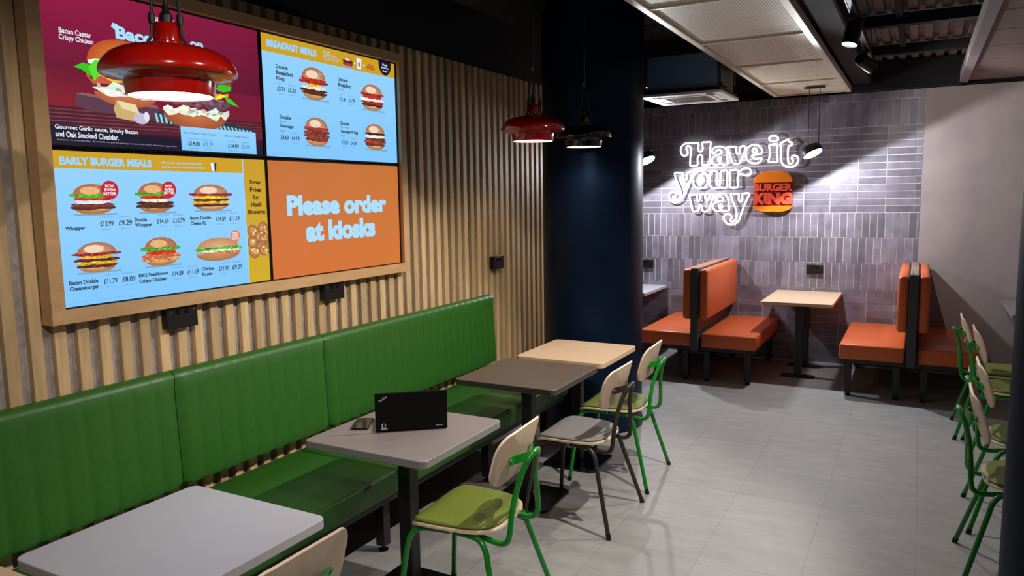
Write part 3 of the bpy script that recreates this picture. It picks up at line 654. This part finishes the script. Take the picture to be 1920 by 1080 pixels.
SCR = [(ad, 1.628, 2.650, 1.938, 2.528, 'upper left menu screen with two burgers on crimson behind the red lamp'), (bk, 2.652, 3.698, 1.938, 2.528, 'upper right menu screen listing breakfast meals on pale blue'),
       (mn, 1.628, 2.650, 1.343, 1.932, 'lower left menu screen listing early burger meals on pale blue'), (ks, 2.652, 3.698, 1.343, 1.932, 'lower right orange screen reading Please order at kiosks')]
for art, y0, y1, z0, z1, lab in SCR:
    t = thing('menu_screen', lab, 'screen', (SX, 0, 0), 0, 'menu screens in the oak frame')
    bm = BM(); box(bm, -0.030, -0.0015, y0, y1, z0, z1)
    iy, iz = 0.007, 0.007
    for a in ((y0, y1, z0, z0 + iz), (y0, y1, z1 - iz, z1), (y0, y0 + iy, z0 + iz, z1 - iz), (y1 - iy, y1, z0 + iz, z1 - iz)): box(bm, -0.0015, 0.004, *a)
    obj('bezel', bm, 'bezel', t); art.build(t)

t = thing('screen_frame', 'pale oak picture frame around the four menu screens', 'frame', (0, 0, 0))
FY0, FY1, FZ0, FZ1, FW = 1.572, 3.752, 1.292, 2.580, 0.052
for nm, a in (('bottom_rail', (FY0, FY1, FZ0, FZ0 + FW)), ('top_rail', (FY0, FY1, FZ1 - FW, FZ1)), ('side_rail', (FY0, FY0 + FW, FZ0 + FW, FZ1 - FW)), ('side_rail', (FY1 - FW, FY1, FZ0 + FW, FZ1 - FW))):
    obj(nm, b1(WX + 0.001, SX + 0.028, a[0], a[1], a[2], a[3], 0.0015, 1), 'frame_oak', t)

# ================================================================ SOCKETS
def socket(x, y, z, rz, label, wd=0.150, hh=0.094, dp=0.042):
    t = thing('power_socket', label, 'socket', (x, y, z), rz, 'black double power sockets')
    obj('back_box', b1(0.0005, dp * 0.8, -wd / 2, wd / 2, -hh / 2, hh / 2, 0.004, 2), 'plastic_black', t)
    obj('face_plate', b1(dp * 0.8, dp, -wd / 2 - 0.002, wd / 2 + 0.002, -hh / 2 - 0.002, hh / 2 + 0.002, 0.004, 2), 'plastic_black', t)
    for s in (-1, 1):
        obj('switch', b1(dp, dp + 0.004, s * 0.022 - 0.007, s * 0.022 + 0.007, 0.012, 0.032, 0.001, 1), 'bezel', t)
        bm = BM(); lathe(bm, [(0.0035, 0), (0.0035, 0.001), (0, 0.0012)], 10, Matrix.Translation((dp, s * 0.058, 0.026)) @ Matrix.Rotation(R(90), 4, 'Y')); obj('screw', bm, 'chrome', t)
socket(WX, 2.135, 1.245, 0, 'black double socket on the slats below the left menu screens')
socket(WX, 3.095, 1.245, 0, 'black double socket on the slats below the orange kiosk screen')
socket(WX, 4.915, 1.248, 0, 'black double socket on the bare slats near the navy column')
socket(-0.90, WY, 0.963, R(-90), 'black double socket on the tiled wall above the booth table', 0.150, 0.090, 0.03)
socket(-2.66, WY, 0.97, R(-90), 'black double socket on the tiled wall beside the navy column', 0.150, 0.090, 0.03)

# ================================================================ NEON SIGN AND LOGO
NEON = [('H',[(-2.214,2.244), (-2.221,2.228), (-2.214,2.207), (-2.203,2.181), (-2.209,2.157), (-2.235,2.146), (-2.263,2.157), (-2.279,2.197), (-2.272,2.241), (-2.24,2.271), (-2.198,2.277), (-2.138,2.277), (-2.094,2.273), (-2.088,2.255), (-2.091,2.218), (-2.087,2.193), (-2.07,2.182), (-2.051,2.192), (-2.043,2.216), (-2.048,2.261), (-2.044,2.279), (-2.004,2.279), (-1.963,2.278), (-1.96,2.253), (-1.966,2.196), (-1.967,2.122), (-1.966,2.065), (-1.971,2.042), (-2.005,2.041), (-2.045,2.044), (-2.051,2.066), (-2.044,2.109), (-2.048,2.138), (-2.069,2.149), (-2.09,2.139), (-2.099,2.107), (-2.094,2.061), (-2.101,2.039), (-2.135,2.036), (-2.173,2.039), (-2.177,2.064), (-2.174,2.13), (-2.17,2.197), (-2.174,2.23), (-2.193,2.248)]), ('a',[(-1.936,2.16), (-1.947,2.179), (-1.929,2.211), (-1.896,2.226), (-1.851,2.227), (-1.81,2.21), (-1.792,2.181), (-1.788,2.132), (-1.785,2.087), (-1.775,2.062), (-1.787,2.042), (-1.825,2.036), (-1.848,2.05), (-1.868,2.045), (-1.897,2.038), (-1.926,2.045), (-1.942,2.068), (-1.941,2.097), (-1.927,2.121), (-1.899,2.136), (-1.866,2.147), (-1.846,2.163), (-1.85,2.185), (-1.875,2.194), (-1.9,2.185), (-1.914,2.163)]), ('a',[(-1.85,2.095), (-1.852,2.084), (-1.858,2.076), (-1.866,2.073), (-1.873,2.077), (-1.879,2.085), (-1.882,2.096), (-1.88,2.108), (-1.874,2.116), (-1.866,2.118), (-1.859,2.115), (-1.853,2.107)]), ('v',[(-1.786,2.219), (-1.749,2.221), (-1.705,2.219), (-1.697,2.197), (-1.694,2.164), (-1.68,2.142), (-1.66,2.155), (-1.659,2.191), (-1.649,2.215), (-1.621,2.222), (-1.607,2.215), (-1.595,2.204), (-1.608,2.173), (-1.625,2.125), (-1.642,2.078), (-1.66,2.048), (-1.688,2.042), (-1.718,2.046), (-1.737,2.073), (-1.751,2.114), (-1.769,2.167)]), ('e',[(-1.435,2.155), (-1.446,2.193), (-1.478,2.222), (-1.517,2.229), (-1.56,2.218), (-1.589,2.187), (-1.599,2.143), (-1.591,2.095), (-1.564,2.06), (-1.524,2.042), (-1.481,2.041), (-1.452,2.058), (-1.439,2.087), (-1.463,2.094), (-1.494,2.084), (-1.522,2.096), (-1.536,2.121), (-1.499,2.129), (-1.452,2.134)]), ('e',[(-1.531,2.163), (-1.528,2.189), (-1.51,2.196), (-1.494,2.179), (-1.492,2.155), (-1.511,2.148)]), ('i',[(-1.282,2.28), (-1.288,2.266), (-1.304,2.257), (-1.326,2.254), (-1.348,2.259), (-1.364,2.27), (-1.371,2.284), (-1.365,2.298), (-1.349,2.308), (-1.327,2.311), (-1.305,2.306), (-1.289,2.295)]), ('i',[(-1.367,2.217), (-1.327,2.225), (-1.292,2.226), (-1.288,2.194), (-1.29,2.139), (-1.285,2.083), (-1.282,2.05), (-1.322,2.049), (-1.369,2.051), (-1.367,2.075), (-1.361,2.118), (-1.362,2.173)]), ('t',[(-1.262,2.222), (-1.236,2.243), (-1.206,2.261), (-1.183,2.267), (-1.174,2.244), (-1.149,2.231), (-1.152,2.207), (-1.179,2.2), (-1.185,2.158), (-1.185,2.103), (-1.18,2.048), (-1.162,2.024), (-1.14,2.035), (-1.135,2.058), (-1.146,2.078), (-1.14,2.101), (-1.115,2.106), (-1.092,2.09), (-1.084,2.06), (-1.094,2.025), (-1.124,1.999), (-1.165,1.991), (-1.207,2.002), (-1.238,2.034), (-1.251,2.082), (-1.25,2.145), (-1.252,2.196)]), ('y',[(-2.343,1.965), (-2.302,1.968), (-2.255,1.964), (-2.254,1.925), (-2.247,1.892), (-2.229,1.886), (-2.215,1.914), (-2.218,1.949), (-2.199,1.965), (-2.148,1.966), (-2.144,1.942), (-2.168,1.898), (-2.192,1.843), (-2.217,1.783), (-2.242,1.723), (-2.262,1.683), (-2.298,1.655), (-2.345,1.649), (-2.385,1.669), (-2.402,1.71), (-2.393,1.748), (-2.362,1.76), (-2.332,1.747), (-2.328,1.719), (-2.343,1.696), (-2.325,1.678), (-2.294,1.691), (-2.271,1.718), (-2.274,1.764), (-2.295,1.825), (-2.322,1.891)]), ('o',[(-1.982,1.883), (-1.988,1.848), (-2.005,1.819), (-2.032,1.799), (-2.064,1.793), (-2.096,1.8), (-2.123,1.821), (-2.142,1.851), (-2.149,1.887), (-2.143,1.922), (-2.125,1.952), (-2.098,1.971), (-2.066,1.977), (-2.035,1.969), (-2.007,1.948), (-1.989,1.918)]), ('o',[(-2.044,1.886), (-2.047,1.859), (-2.053,1.84), (-2.063,1.834), (-2.072,1.841), (-2.08,1.86), (-2.083,1.886), (-2.081,1.913), (-2.074,1.932), (-2.064,1.938), (-2.055,1.931), (-2.047,1.912)]), ('u',[(-1.961,1.969), (-1.908,1.976), (-1.887,1.959), (-1.891,1.905), (-1.889,1.851), (-1.871,1.826), (-1.854,1.841), (-1.852,1.904), (-1.851,1.958), (-1.832,1.974), (-1.795,1.98), (-1.783,1.956), (-1.784,1.883), (-1.783,1.824), (-1.785,1.801), (-1.816,1.799), (-1.851,1.803), (-1.88,1.798), (-1.915,1.792), (-1.949,1.808), (-1.964,1.848), (-1.964,1.907)]), ('r',[(-1.757,1.961), (-1.751,1.974), (-1.713,1.98), (-1.679,1.977), (-1.667,1.953), (-1.636,1.979), (-1.598,1.994), (-1.56,1.988), (-1.541,1.954), (-1.554,1.922), (-1.587,1.919), (-1.63,1.933), (-1.659,1.931), (-1.675,1.905), (-1.676,1.861), (-1.67,1.805), (-1.709,1.799), (-1.751,1.803), (-1.751,1.843), (-1.749,1.902)]), ('w',[(-2.18,1.726), (-2.144,1.729), (-2.099,1.727), (-2.097,1.702), (-2.094,1.672), (-2.083,1.661), (-2.069,1.672), (-2.063,1.701), (-2.062,1.729), (-2.038,1.735), (-2.013,1.729), (-2.01,1.697), (-2.001,1.669), (-1.986,1.664), (-1.971,1.679), (-1.968,1.717), (-1.956,1.731), (-1.929,1.733), (-1.925,1.712), (-1.936,1.671), (-1.951,1.621), (-1.967,1.571), (-1.985,1.552), (-2.027,1.551), (-2.04,1.571), (-2.046,1.605), (-2.059,1.624), (-2.072,1.611), (-2.074,1.58), (-2.09,1.557), (-2.131,1.551), (-2.148,1.58), (-2.159,1.631), (-2.172,1.686)]), ('a',[(-1.905,1.666), (-1.914,1.687), (-1.9,1.715), (-1.871,1.731), (-1.834,1.736), (-1.797,1.723), (-1.774,1.698), (-1.765,1.66), (-1.764,1.615), (-1.755,1.582), (-1.763,1.562), (-1.798,1.554), (-1.823,1.562), (-1.847,1.554), (-1.88,1.552), (-1.909,1.567), (-1.925,1.6), (-1.917,1.631), (-1.89,1.648), (-1.849,1.654), (-1.823,1.67), (-1.827,1.696), (-1.854,1.709), (-1.878,1.699), (-1.887,1.672)]), ('a',[(-1.828,1.604), (-1.83,1.594), (-1.836,1.586), (-1.845,1.583), (-1.853,1.586), (-1.859,1.594), (-1.861,1.604), (-1.859,1.615), (-1.853,1.622), (-1.845,1.625), (-1.837,1.622), (-1.831,1.614)]), ('y',[(-1.742,1.726), (-1.708,1.73), (-1.661,1.73), (-1.662,1.7), (-1.66,1.669), (-1.647,1.652), (-1.63,1.656), (-1.622,1.683), (-1.625,1.718), (-1.607,1.735), (-1.56,1.736), (-1.553,1.721), (-1.57,1.687), (-1.593,1.634), (-1.616,1.573), (-1.638,1.503), (-1.657,1.454), (-1.689,1.423), (-1.734,1.41), (-1.777,1.425), (-1.806,1.462), (-1.812,1.493), (-1.793,1.518), (-1.76,1.523), (-1.734,1.508), (-1.729,1.483), (-1.745,1.462), (-1.728,1.443), (-1.698,1.452), (-1.676,1.485), (-1.68,1.544), (-1.701,1.61), (-1.727,1.672)])]
t = thing('neon_sign', 'white neon sign reading Have it your way on the dark tiles', 'neon sign', (0, WY - 0.045, 0))
names_ = 'Have it your way'
for ch, pts in NEON:
    bm = BM(); P = catmull([(p[0], 0, p[1]) for p in pts], 3, True); tube(bm, P, 0.0085, 8, True); lo = obj('letter_' + ch, bm, 'neon', t, True)
    c = sum((Vector(p) for p in P), Vector()) / len(P)
    q = min(P, key=lambda p: p.z)
    bm = BM(); tube(bm, [(q.x, 0.008, q.z), (q.x, 0.0445, q.z)], 0.005, 8); obj('standoff', bm, 'white_plastic', lo)

t = thing('burger_sign', 'orange burger shaped logo sign reading BURGER KING on the tiles', 'sign', (-1.318, WY - 0.002, 1.745))
hw = 0.192
def arch(n, top, w=hw, h=0.14, r=0.03):
    P = []
    for i in range(n + 1):
        a = R(180 - 180 * i / n); P.append((w * math.copysign(abs(math.cos(a)) ** 0.72, math.cos(a)), h * abs(math.sin(a)) ** 0.9))
    return P if top else [(x, -z) for x, z in P][::-1]
def wallslab(outline, d0, d1, bev=0.004):
    bm = BM(); slab(bm, outline, d0, d1, lambda x, y, z: (x, -z, y), 3, bev); return bm
obj('backing', wallslab([(x, z + 0.075) for x, z in arch(16, True, hw * 0.97, 0.12)][::-1] + [(x, z - 0.13) for x, z in arch(16, False, hw * 0.97, 0.06)][::-1], 0.0, 0.03), 'logo_back', t)
obj('top_bun', wallslab([(x, z + 0.095) for x, z in arch(24, True, hw, 0.118)][::-1], 0.0, 0.07, 0.008), 'logo_orange', t)
obj('bottom_bun', wallslab([(x, z - 0.138) for x, z in arch(24, False, hw, 0.066)][::-1], 0.0, 0.07, 0.008), 'logo_orange', t)
def word(txt, x0, x1, z0, z1, name, bold):
    V, F = text_polys(txt, bold, 1.0); V = fit(V, x0, x1, z0, z1)
    bm = BM(); f_ = [bm.verts.new((v.x, -0.030, v.y)) for v in V]
    for q in F:
        try: bm.faces.new([f_[i] for i in q])
        except ValueError: pass
    bmesh.ops.remove_doubles(bm, verts=bm.verts[:], dist=1e-5)
    ex = bmesh.ops.extrude_face_region(bm, geom=bm.faces[:]); bmesh.ops.translate(bm, verts=[e for e in ex['geom'] if isinstance(e, bmesh.types.BMVert)], vec=(0, -0.032, 0))
    obj(name, bm, 'logo_red', t)
word('BURGER', -hw + 0.004, hw - 0.004, 0.008, 0.086, 'upper_word', 0.05)
word('KING', -hw + 0.004, hw - 0.004, -0.128, -0.004, 'lower_word', 0.07)

# ================================================================ GREEN BANQUETTE
t = thing('banquette', 'long green fluted vinyl banquette along the oak slat wall', 'banquette', (0, 0, 0))
def fluted(y0, y1, n):
    prof = [(-2.797, 0.525), (-2.797, 1.000), (-2.785, 1.018), (-2.765, 1.026), (-2.745, 1.024), (-2.730, 1.014), (-2.722, 0.995)]
    k = 9
    for i in range(1, k): prof.append((-2.722 + 0.020 * i / k, 0.995 - 0.45 * i / k))
    prof += [(-2.702, 0.545), (-2.708, 0.530), (-2.72, 0.525)]
    cx, cz = -2.76, 0.77
    bm = BM(); rings = []; per = 8; tot = n * per
    for i in range(tot + 1):
        u = (i % per) / per; y = y0 + 0.002 + (y1 - y0 - 0.004) * i / tot
        ins = 0.0055 * (1 - abs(math.sin(math.pi * u)) ** 0.28)
        e = min(i, tot - i) / per
        if e < 0.6: ins = max(ins, 0.016 * (1 - (e / 0.6)) ** 2.2)
        rg = []
        for j, (x, z) in enumerate(prof):
            if x <= -2.790: rg.append(bm.verts.new((x, y, z)))
            else:
                dx = -1.0 if z < 0.98 else -0.4; dz = -0.15 if z > 0.98 else (0.6 if z < 0.54 else 0)
                rg.append(bm.verts.new((max(x + dx * ins, -2.79), y, z + dz * ins)))
        rings.append(rg)
    m = len(prof)
    for A, B in zip(rings, rings[1:]):
        for j in range(m): bm.faces.new((A[j], A[(j + 1) % m], B[(j + 1) % m], B[j]))
    bm.faces.new(rings[0][::-1]); bm.faces.new(rings[-1])
    return bm
for y0, y1, n in ((0.24, 1.145, 9), (1.145, 2.052, 9), (2.052, 2.962, 9), (2.962, 4.775, 22)):
    o = obj('backrest_panel', fluted(y0, y1, n), 'green_vinyl', t, True)
for y0, y1 in ((0.26, 2.785), (2.789, 4.76)):
    obj('seat_cushion', b1(-2.78, -2.130, y0, y1, 0.335, 0.452, 0.022, 4), 'green_vinyl', t, True)
obj('seat_base', b1(-2.77, -2.16, 0.27, 4.75, 0.300, 0.334), 'dark_metal', t)
for y in (0.4, 1.2, 2.82, 3.85, 4.66):
    for x in (-2.27, -2.72):
        lg = obj('leg', b1(x - 0.026, x + 0.026, y - 0.026, y + 0.026, 0.030, 0.300, 0.002, 1), 'dark_metal', t)
        bm = BM(); lathe(bm, [(0, 0.0), (0.024, 0.0), (0.025, 0.006), (0.018, 0.010), (0.008, 0.012), (0.008, 0.030), (0, 0.030)], 20, Matrix.Translation((x, y, 0))); obj('levelling_foot', bm, 'bezel', lg, True)
    obj('stretcher', b1(-2.693, -2.297, y - 0.012, y + 0.012, 0.26, 0.299), 'dark_metal', t)

# ================================================================ CAFE TABLES
def table(label, x, y, top, edge, sx=0.612, sy=0.612, round_=0.030, th=0.032, ztop=0.74, bases=((0, 0),), name='cafe_table', group='cafe tables along the banquette', bs=0.36, light=False):
    t = thing(name, label, 'table', (x, y, 0), 0, group)
    bm = BM(); slab(bm, rrect(sx / 2, sy / 2, round_, 6), ztop - th, ztop, None, 3, 0.0025, 1, 0); obj('tabletop', bm, [top, edge], t)
    for bx, by in bases:
        obj('column', b1(bx - 0.032, bx + 0.032, by - 0.032, by + 0.032, 0.014, ztop - th - 0.012, 0.003, 1), 'dark_metal', t)
        obj('top_plate', b1(bx - 0.14, bx + 0.14, by - 0.14, by + 0.14, ztop - th - 0.0115, ztop - th - 0.0005), 'dark_metal', t)
        bm = BM(); w_, d_ = (bs, bs) if isinstance(bs, (int, float)) else bs
        slab(bm, [(bx + p[0], by + p[1]) for p in rrect(w_ / 2, d_ / 2, 0.035, 5)], 0.0, 0.0138, None, 2, 0.002); obj('base_plate', bm, 'bezel', t)
    return t
table('pale oak topped table at the lower left corner of the photo', -1.905, 0.757, 'table_oak', 'table_oak')
table('white topped square table in the left foreground', -1.905, 1.408, 'table_white', 'edge_white')
table('grey topped table carrying the black laptop', -1.910, 2.557, 'table_grey', 'edge_grey')
table('dark brown topped table between the grey and the far oak tables', -1.915, 3.728, 'table_brown', 'edge_brown')
table('pale oak topped table in front of the navy column', -1.905, 4.410, 'table_oak', 'table_oak', sx=0.585)
BG = 'tables in the orange booths'
table('pale oak booth table on two black pedestals under the neon sign', -0.945, 7.645, 'table_oak', 'table_oak', 0.62, 0.95, 0.012, 0.030, 0.74, ((0, -0.21), (0, 0.27)), 'booth_table', BG, (0.30, 0.12))
table('white booth table half hidden behind the navy column', -2.75, 7.73, 'table_white', 'edge_white', 0.66, 0.78, 0.012, 0.030, 0.74, ((0, -0.2), (0, 0.2)), 'booth_table', BG, (0.30, 0.12))
table('booth table by the grey panel wall, cut off by the right column', 1.02, 7.60, 'table_grey', 'edge_grey', 0.66, 1.0, 0.012, 0.030, 0.74, ((0, -0.21), (0, 0.25)), 'booth_table', BG, (0.30, 0.12))

# ================================================================ CHAIRS
def make_chair(label, paint, pad, loc, rz, group):
    t = thing('cafe_chair', label, 'chair', (loc[0], loc[1], 0), rz, group)
    def sheet(y): return 0.0
    seat_o = []
    for i in range(40):
        a = 2 * math.pi * i / 40; c, s = math.cos(a), math.sin(a); p = 2 / 3.6
        x = 0.200 * math.copysign(abs(c) ** p, c); y = (0.205 + 0.012 * x / 0.2) * math.copysign(abs(s) ** p, s); seat_o.append((x, y))
    def bend(x, y, z):
        k = max(0.0, (x - 0.10) / 0.10); q = max(0.0, (-x - 0.12) / 0.08)
        return (x - 0.006 * k * k, y, z - 0.030 * k * k + 0.006 * q * q + 0.012 * (y / 0.2) ** 2 - 0.008)
    bm = BM(); slab(bm, seat_o, 0.446, 0.459, bend, 8, 0.002, 1, 0); obj('seat', bm, ['ply', 'ply_edge'], t, True)
    pad_o = [(x * 0.955 + 0.004, y * 0.955) for x, y in seat_o]
    bm = BM(); slab(bm, pad_o, 0.4595, 0.474, bend, 8, 0.006, 0, 0); obj('seat_pad', bm, pad, t, True)
    bo = rrect(0.197, 0.110, 0.080, 8)
    th = R(15.5)
    def bb(u, v, w_):           # u across, v up the board, w_ thickness forward
        sag = 0.034 * (1 - (u / 0.197) ** 2)
        x = -0.192 - v * math.sin(th) * 1.0 - sag + w_ * math.cos(th) - 0.022
        return (x, u, 0.737 + v * math.cos(th) + w_ * math.sin(th))
    bm = BM(); slab(bm, bo, 0.0, 0.0105, bb, 8, 0.002, 1, 0); bk_ = obj('backrest', bm, ['ply', 'ply_edge'], t, True)
    r = 0.0115
    for s in (-1, 1):
        P = catmull([(0.215, s * 0.238, 0.012), (0.192, s * 0.212, 0.22), (0.176, s * 0.194, 0.355), (0.160, s * 0.180, 0.405), (0.118, s * 0.168, 0.428), (0.0, s * 0.158, 0.431)], 6)
        bm = BM(); tube(bm, P, r, 12); l = obj('leg', bm, paint, t, True)
        bm = BM(); tube(bm, [(0.2158, s * 0.2390, 0.0), (0.213, s * 0.2362, 0.026)], r + 0.0015, 12); obj('foot_cap', bm, 'plastic_black', l, True)
        P = catmull([(-0.275, s * 0.262, 0.012), (-0.222, s * 0.222, 0.20), (-0.184, s * 0.194, 0.335), (-0.166, s * 0.182, 0.392), (-0.125, s * 0.170, 0.427), (-0.02, s * 0.158, 0.431)], 6)
        bm = BM(); tube(bm, P, r, 12); l = obj('leg', bm, paint, t, True)
        bm = BM(); tube(bm, [(-0.2784, s * 0.2645, 0.0), (-0.2705, s * 0.2586, 0.027)], r + 0.0015, 12); obj('foot_cap', bm, 'plastic_black', l, True)
    half = [(-0.02, 0.125, 0.424), (-0.13, 0.130, 0.415), (-0.205, 0.136, 0.408), (-0.238, 0.139, 0.420), (-0.250, 0.138, 0.452), (-0.254, 0.124, 0.53), (-0.262, 0.090, 0.62), (-0.278, 0.062, 0.69), (-0.294, 0.042, 0.730), (-0.304, 0.018, 0.748)]
    P = catmull(half + [(x, -y, z) for x, y, z in half[::-1]], 5)
    bm = BM(); tube(bm, P, r, 12); obj('back_frame', bm, paint, t, True)
    # flat strap bent from the back tube round to the board, with a screw at each end
    def strap(u): return (bb(u, -0.009, -0.004)[0] - 0.026 * max(0, 1 - (abs(u) / 0.08)) ** 0.8 - 0.001, u)
    bm = BM(); n = 24; us = [-0.115 + 0.23 * i / n for i in range(n + 1)]; V = []
    for u in us:
        x, y = strap(u); hh = 0.017 if abs(u) < 0.098 else 0.017 * math.sqrt(max(0.05, 1 - ((abs(u) - 0.098) / 0.0175) ** 2))
        zc = 0.728
        V.append([bm.verts.new((x + dx, y, zc + dz)) for dx, dz in ((0, -hh), (0, hh), (-0.004, hh), (-0.004, -hh))])
    for A, B in zip(V, V[1:]):
        for j in range(4): bm.faces.new((A[j], A[(j + 1) % 4], B[(j + 1) % 4], B[j]))
    bm.faces.new(V[0]); bm.faces.new(V[-1][::-1]); br = obj('back_bracket', bm, paint, t)
    for u in (-0.1, 0.1):
        x, y = strap(u); bm = BM(); lathe(bm, [(0.007, 0), (0.007, 0.002), (0.003, 0.003), (0, 0.003)], 14, Matrix.Translation((x - 0.004, y, 0.728)) @ Matrix.Rotation(R(-90), 4, 'Y')); obj('screw', bm, 'chrome', br)
    return t
def dup(root, loc, rz, label, group):
    r_ = root.copy(); COL.objects.link(r_); r_.location = (loc[0], loc[1], 0); r_.rotation_euler = (0, 0, rz); r_['label'] = label; r_['group'] = group
    for ch in list(root.children):
        c = ch.copy(); COL.objects.link(c); c.parent = r_
        for gch in list(ch.children):
            d_ = gch.copy(); COL.objects.link(d_); d_.parent = c
    return r_
GA, GB = 'cafe chairs facing the banquette', 'green cafe chairs on the right of the aisle'
g0 = make_chair('green framed chair with olive seat at the laptop table', 'green_paint', 'olive', (-1.579, 2.521), R(183.5), GA)
make_chair('bronze framed chair with grey seat at the dark brown table', 'bronze_paint', 'seat_grey', (-1.589, 3.685), R(180), GA)
dup(g0, (-1.605, 1.360), R(180), 'green framed chair at the white table, only its backrest in view', GA)
dup(g0, (-1.615, 4.325), R(183), 'green framed chair with olive seat in front of the navy column', GA)
dup(g0, (0.505, 3.895), R(0), 'nearest of the four green chairs right of the aisle', GB)
dup(g0, (0.570, 4.560), R(0), 'second nearest of the four green chairs right of the aisle', GB)
dup(g0, (0.615, 5.700), R(0), 'third nearest of the four green chairs right of the aisle', GB)
dup(g0, (0.565, 6.210), R(0), 'farthest green chair right of the aisle, in front of the orange booth', GB)

# ================================================================ ORANGE BOOTHS
def booth(x, label, seats):
    t = thing('booth_bench', label, 'booth bench', (x, 6.80, 0), 0, 'back to back orange booth benches')
    D = 1.315
    obj('end_post', b1(-0.033, 0.033, 0.0, 0.045, 0.30, 1.062, 0.002, 1), 'booth_metal', t)
    obj('centre_panel', b1(-0.030, 0.030, 0.0455, D, 0.30, 1.056), 'booth_metal', t)
    bm = BM(); box(bm, -0.031, 0.031, 0.046, D, 1.0565, 1.060)
    for k in range(3): box(bm, -0.027 + k * 0.020, -0.013 + k * 0.020, 0.046, D, 1.060, 1.064)
    obj('top_cap', bm, 'slat_cap', t)
    for s in seats:
        def side(a, b): return (min(s * a, s * b), max(s * a, s * b))
        p = side(0.0335, 0.116)
        obj('back_pad', b1(p[0], p[1], 0.022, D - 0.01, 0.585, 1.052, 0.030, 4), 'orange_vinyl', t, True)
        p = side(0.044, 0.545)
        obj('seat_cushion', b1(p[0], p[1], 0.075, D - 0.005, 0.318, 0.452, 0.022, 4), 'orange_vinyl', t, True)
        p = side(0.044, 0.530)
        obj('seat_frame', b1(p[0], p[1], 0.10, D - 0.02, 0.285, 0.317), 'dark_metal', t)
        for xx in (0.10, 0.47):
            for yy in (0.12, D - 0.08):
                lg = obj('leg', b1(s * xx - 0.026, s * xx + 0.026, yy - 0.026, yy + 0.026, 0.02, 0.2845, 0.002, 1), 'dark_metal', t)
                bm = BM(); lathe(bm, [(0, 0), (0.022, 0), (0.022, 0.008), (0.008, 0.010), (0.008, 0.02), (0, 0.02)], 16, Matrix.Translation((s * xx, yy, 0))); obj('levelling_foot', bm, 'bezel', lg)
booth(-1.777, 'orange back to back booth bench left of the oak booth table', (-1, 1))
booth(-0.005, 'orange back to back booth bench right of the oak booth table', (-1, 1))

# ================================================================ LAPTOP AND PHONE
e1, e2 = Vector((-1.993, 2.452, 0)), Vector((-1.752, 2.640, 0)); ang = math.atan2(e2.y - e1.y, e2.x - e1.x)
mid = (e1 + e2) / 2; LW = (e2 - e1).length
t = thing('laptop', 'open black laptop seen from behind its lid on the grey table', 'laptop', (mid.x, mid.y, 0.7402), ang)
# local x along the hinge, local y towards the sitter
bm = BM(); box(bm, -LW / 2, LW / 2, 0.012, 0.222, 0.002, 0.017, 0.003, 2); obj('keyboard_base', bm, 'laptop', t)
bm = BM()
for rr in range(5):
    for cc in range(13): box(bm, -0.138 + cc * 0.0212, -0.121 + cc * 0.0212, 0.05 + rr * 0.0185, 0.0655 + rr * 0.0185, 0.017, 0.0185)
obj('keys', bm, 'bezel', t)
bm = BM(); box(bm, -LW / 2 + 0.03, -LW / 2 + 0.05, 0.02, 0.2, 0, 0.002); box(bm, LW / 2 - 0.05, LW / 2 - 0.03, 0.02, 0.2, 0, 0.002); obj('rubber_feet', bm, 'plastic_black', t)
LH = 0.172; tilt = Matrix.Translation((0, 0.010, 0.008)) @ Matrix.Rotation(R(8), 4, 'X')
def lidobj(name, bm, m, par):
    bmesh.ops.transform(bm, matrix=tilt, verts=bm.verts[:]); return obj(name, bm, m, par)
bm = BM(); box(bm, -LW / 2, LW / 2, -0.004, 0.005, 0.0, LH, 0.003, 2); lid = lidobj('lid', bm, 'laptop', t)
lidobj('screen_glass', b1(-LW / 2 + 0.008, LW / 2 - 0.008, 0.0052, 0.006, 0.012, LH - 0.008), 'phone', lid)
def lidtext(txt, x, z, wd, hh, rot, name, bold=0.01):
    V, F = text_polys(txt, bold); V = fit(V, -wd / 2, wd / 2, -hh / 2, hh / 2); mm = Matrix.Rotation(rot, 4, 'Y')
    bm = BM(); vs = [bm.verts.new(mm @ Vector((v.x, 0, v.y)) + Vector((x, -0.0045, z))) for v in V]
    for q in F: bm.faces.new([vs[i] for i in q])
    lidobj(name, bm, 'print_white', lid)
lidtext('ThinkPad', -LW / 2 + 0.034, LH - 0.025, 0.040, 0.009, R(-34), 'corner_logo')
lidtext('lenovo', LW / 2 - 0.035, 0.014, 0.030, 0.006, 0, 'maker_name', 0.02)
bm = BM(); box(bm, -LW / 2 + 0.022, -LW / 2 + 0.050, -0.0046, -0.0041, 0.008, 0.012)
P = [(-LW / 2 + 0.035 + 0.008 * math.cos(a), -0.0045, 0.024 + 0.009 * math.sin(a)) for a in [2 * math.pi * i / 14 for i in range(14)]]
tube(bm, P, 0.0016, 6, True); box(bm, -LW / 2 + 0.026, -LW / 2 + 0.030, -0.0046, -0.0041, 0.014, 0.032); lidobj('sticker', bm, 'print_white', lid)

t = thing('phone', 'black smartphone lying on the grey table beside the laptop', 'phone', (-2.128, 2.530, 0.7402), R(118))
bm = BM(); slab(bm, rrect(0.078, 0.038, 0.011, 5), 0.0, 0.0085, None, 2, 0.0015); obj('body', bm, 'bezel', t)
bm = BM(); slab(bm, rrect(0.0755, 0.0355, 0.009, 5), 0.0086, 0.0089, None, 2, 0.0001); obj('glass', bm, 'phone', t)
